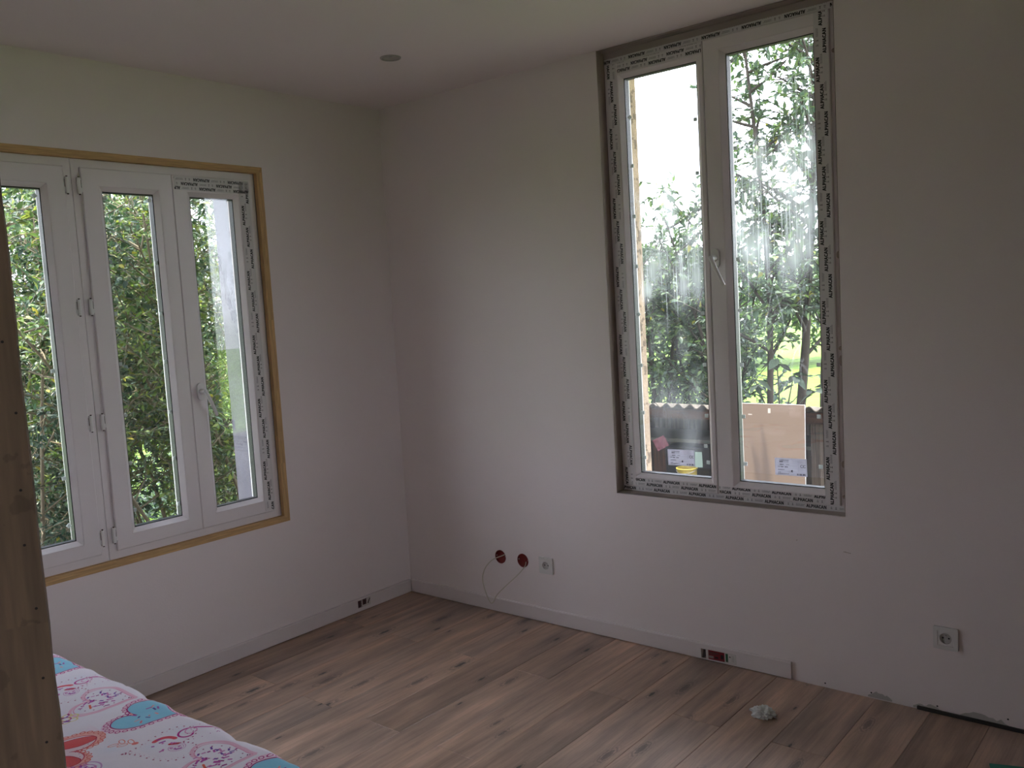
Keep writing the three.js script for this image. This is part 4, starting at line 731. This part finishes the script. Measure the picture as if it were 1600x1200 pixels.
// ------------------------------------------------------------------ low shed outside the tall window
{
  const t = thing('garden_shed', 'low open-fronted garden shed with a wavy fibre-cement roof edge', 'shed', [0.2, GY, -3.2]);
  // local: x along the front, y from the ground, z = 0 at the roof edge
  const pitch = 0.11, amp = 0.017, th = 0.007, W = pitch * 8 + 0.03, deep = 1.9;
  const sheet = (() => {
    const n = 96, P = [], I = []; const ys = (x) => amp * Math.cos((x / pitch) * Math.PI * 2);
    const rows = 2; for (let k = 0; k < rows; k++) for (let i = 0; i <= n; i++) { const x = (i / n) * W, y = ys(x), z = -k * deep; P.push(x, y + th / 2, z, x, y - th / 2, z); }
    const id = (k, i, s) => (k * (n + 1) + i) * 2 + s;
    for (let i = 0; i < n; i++) { I.push(id(0, i, 0), id(0, i + 1, 0), id(1, i + 1, 0), id(0, i, 0), id(1, i + 1, 0), id(1, i, 0)); I.push(id(0, i, 1), id(1, i + 1, 1), id(0, i + 1, 1), id(0, i, 1), id(1, i, 1), id(1, i + 1, 1)); I.push(id(0, i, 1), id(0, i + 1, 1), id(0, i + 1, 0), id(0, i, 1), id(0, i + 1, 0), id(0, i, 0)); }
    let g = new THREE.BufferGeometry(); g.setAttribute('position', new THREE.Float32BufferAttribute(P, 3)); g.setIndex(I); g = g.toNonIndexed(); g.computeVertexNormals(); return uvMetres(g, 1.2);
  })();
  const roofY = 0.62 - GY - 0.015;
  for (let k = 0; k < 5; k++) { const m = part('roof_sheet', sheet, M.fibro, t); m.position.set(-2.3 + k * pitch * 8, roofY + (k % 2) * 0.008 - 0.004, 0.03 * (k % 2)); m.rotation.set(-0.15, 0, -0.012 * (k < 3 ? 1 : -0.6)); }
  part('fascia_board', box(4.3, 0.085, 0.025, -0.1, roofY - 0.075, -0.06), M.shedBrown, t, 'brown plank under the roof edge');
  for (const x of [-2.2, -0.95, 0.78, 2.0]) part('post', box(0.07, roofY - 0.03, 0.07, x, (roofY - 0.03) / 2, -0.12), M.shedWood, t);
  for (let i = 0; i < 23; i++) { const m = part('back_board', box(0.185, roofY - 0.16, 0.02), M.shedWood, t); m.position.set(-2.15 + i * 0.19, (roofY - 0.16) / 2, -0.95 + 0.004 * (i % 3)); }
  part('shelf_plank', box(4.2, 0.03, 0.5, -0.1, 0.965, -0.5), std({ color: lin(0.16, 0.17, 0.14), roughness: 0.8 }), t, 'grey green weathered shelf');
  part('floor_slab', box(4.3, 0.06, 1.2, -0.1, 0.02, -0.55), M.concrete, t);
}
{ // objects kept in the shed
  single('plastic_crate', rbox(0.42, 0.34, 0.36, 0.015, -0.15, 0.06, -3.55), std({ color: lin(0.012, 0.012, 0.016), roughness: 0.45 }), 'black plastic crate in the shed behind the label of the left pane', 'crate').geometry.translate(0, 0, 0);
  const b = thing('yellow_bucket', 'yellow plastic tub in the shed, low in the left pane below the label', 'bucket', [-0.1, -0.275, -3.27]);
  part('tub', new THREE.LatheGeometry([[0, 0], [0.065, 0], [0.068, 0.006], [0.082, 0.34], [0.088, 0.342], [0.09, 0.35], [0.083, 0.352], [0.079, 0.345], [0.065, 0.012], [0, 0.012]].map(([x, y]) => new THREE.Vector2(x, y)), 32), std({ color: lin(0.62, 0.48, 0.08), roughness: 0.5 }), b);
  part('handle', new THREE.TorusGeometry(0.086, 0.003, 6, 28, Math.PI).rotateX(1.9).translate(0, 0.34, 0), M.metal, b);
  const planks = thing('leaning_plank', 'dark brown plank upright in the shed beside the black crate', 'plank', [-0.42, GY, -3.42]);
  part('board', rbox(0.15, 0.94, 0.03, 0.004, 0, 0.47, 0), M.shedBrown, planks);
  const cloth = new THREE.PlaneGeometry(0.11, 0.1, 18, 18), p = cloth.attributes.position;
  for (let i = 0; i < p.count; i++) p.setZ(i, 0.04 * (fbm(p.getX(i) * 22 + 7, p.getY(i) * 22, 131) - 0.5));
  cloth.computeVertexNormals();
  const rag = single('pink_rag', cloth, std({ color: lin(0.32, 0.11, 0.15), roughness: 0.95, side: THREE.DoubleSide }), 'pink rag hanging in the shed, low at the left of the left pane', 'rag'); rag.position.set(-0.39, 0.25, -3.36); rag.rotation.set(-0.15, 0.2, 0.5);
  const pb = thing('plasterboard_sheet', 'large beige plasterboard sheet leaning against the shed behind the right pane', 'plasterboard', [0.62, GY, -3.09]);
  const pm = canvasTex(256, 512, (c, w, h) => { c.fillStyle = '#8f7b6d'; c.fillRect(0, 0, w, h); const r = mulberry(7); for (let i = 0; i < 60; i++) { c.fillStyle = `rgba(${r() > 0.5 ? '255,240,225' : '150,120,100'},0.05)`; c.fillRect(r() * w, r() * h, 20 + 80 * r(), 3 + 20 * r()); } c.fillStyle = 'rgba(250,245,238,0.8)'; c.fillRect(90, 30, 12, 3); c.fillRect(150, 12, 8, 14); }, true, false);
  const board = part('face_paper', box(0.68, 1.345, 0.011, 0, 0.6725, 0.006), std({ map: pm, roughness: 0.85 }), pb, 'beige paper face');
  part('gypsum_edge', box(0.682, 1.346, 0.0125, 0, 0.6725, 0), std({ color: lin(0.75, 0.73, 0.7), roughness: 0.9 }), pb, 'white gypsum edge');
  pb.rotation.x = -0.045;
}

renderer.render(scene, camera);
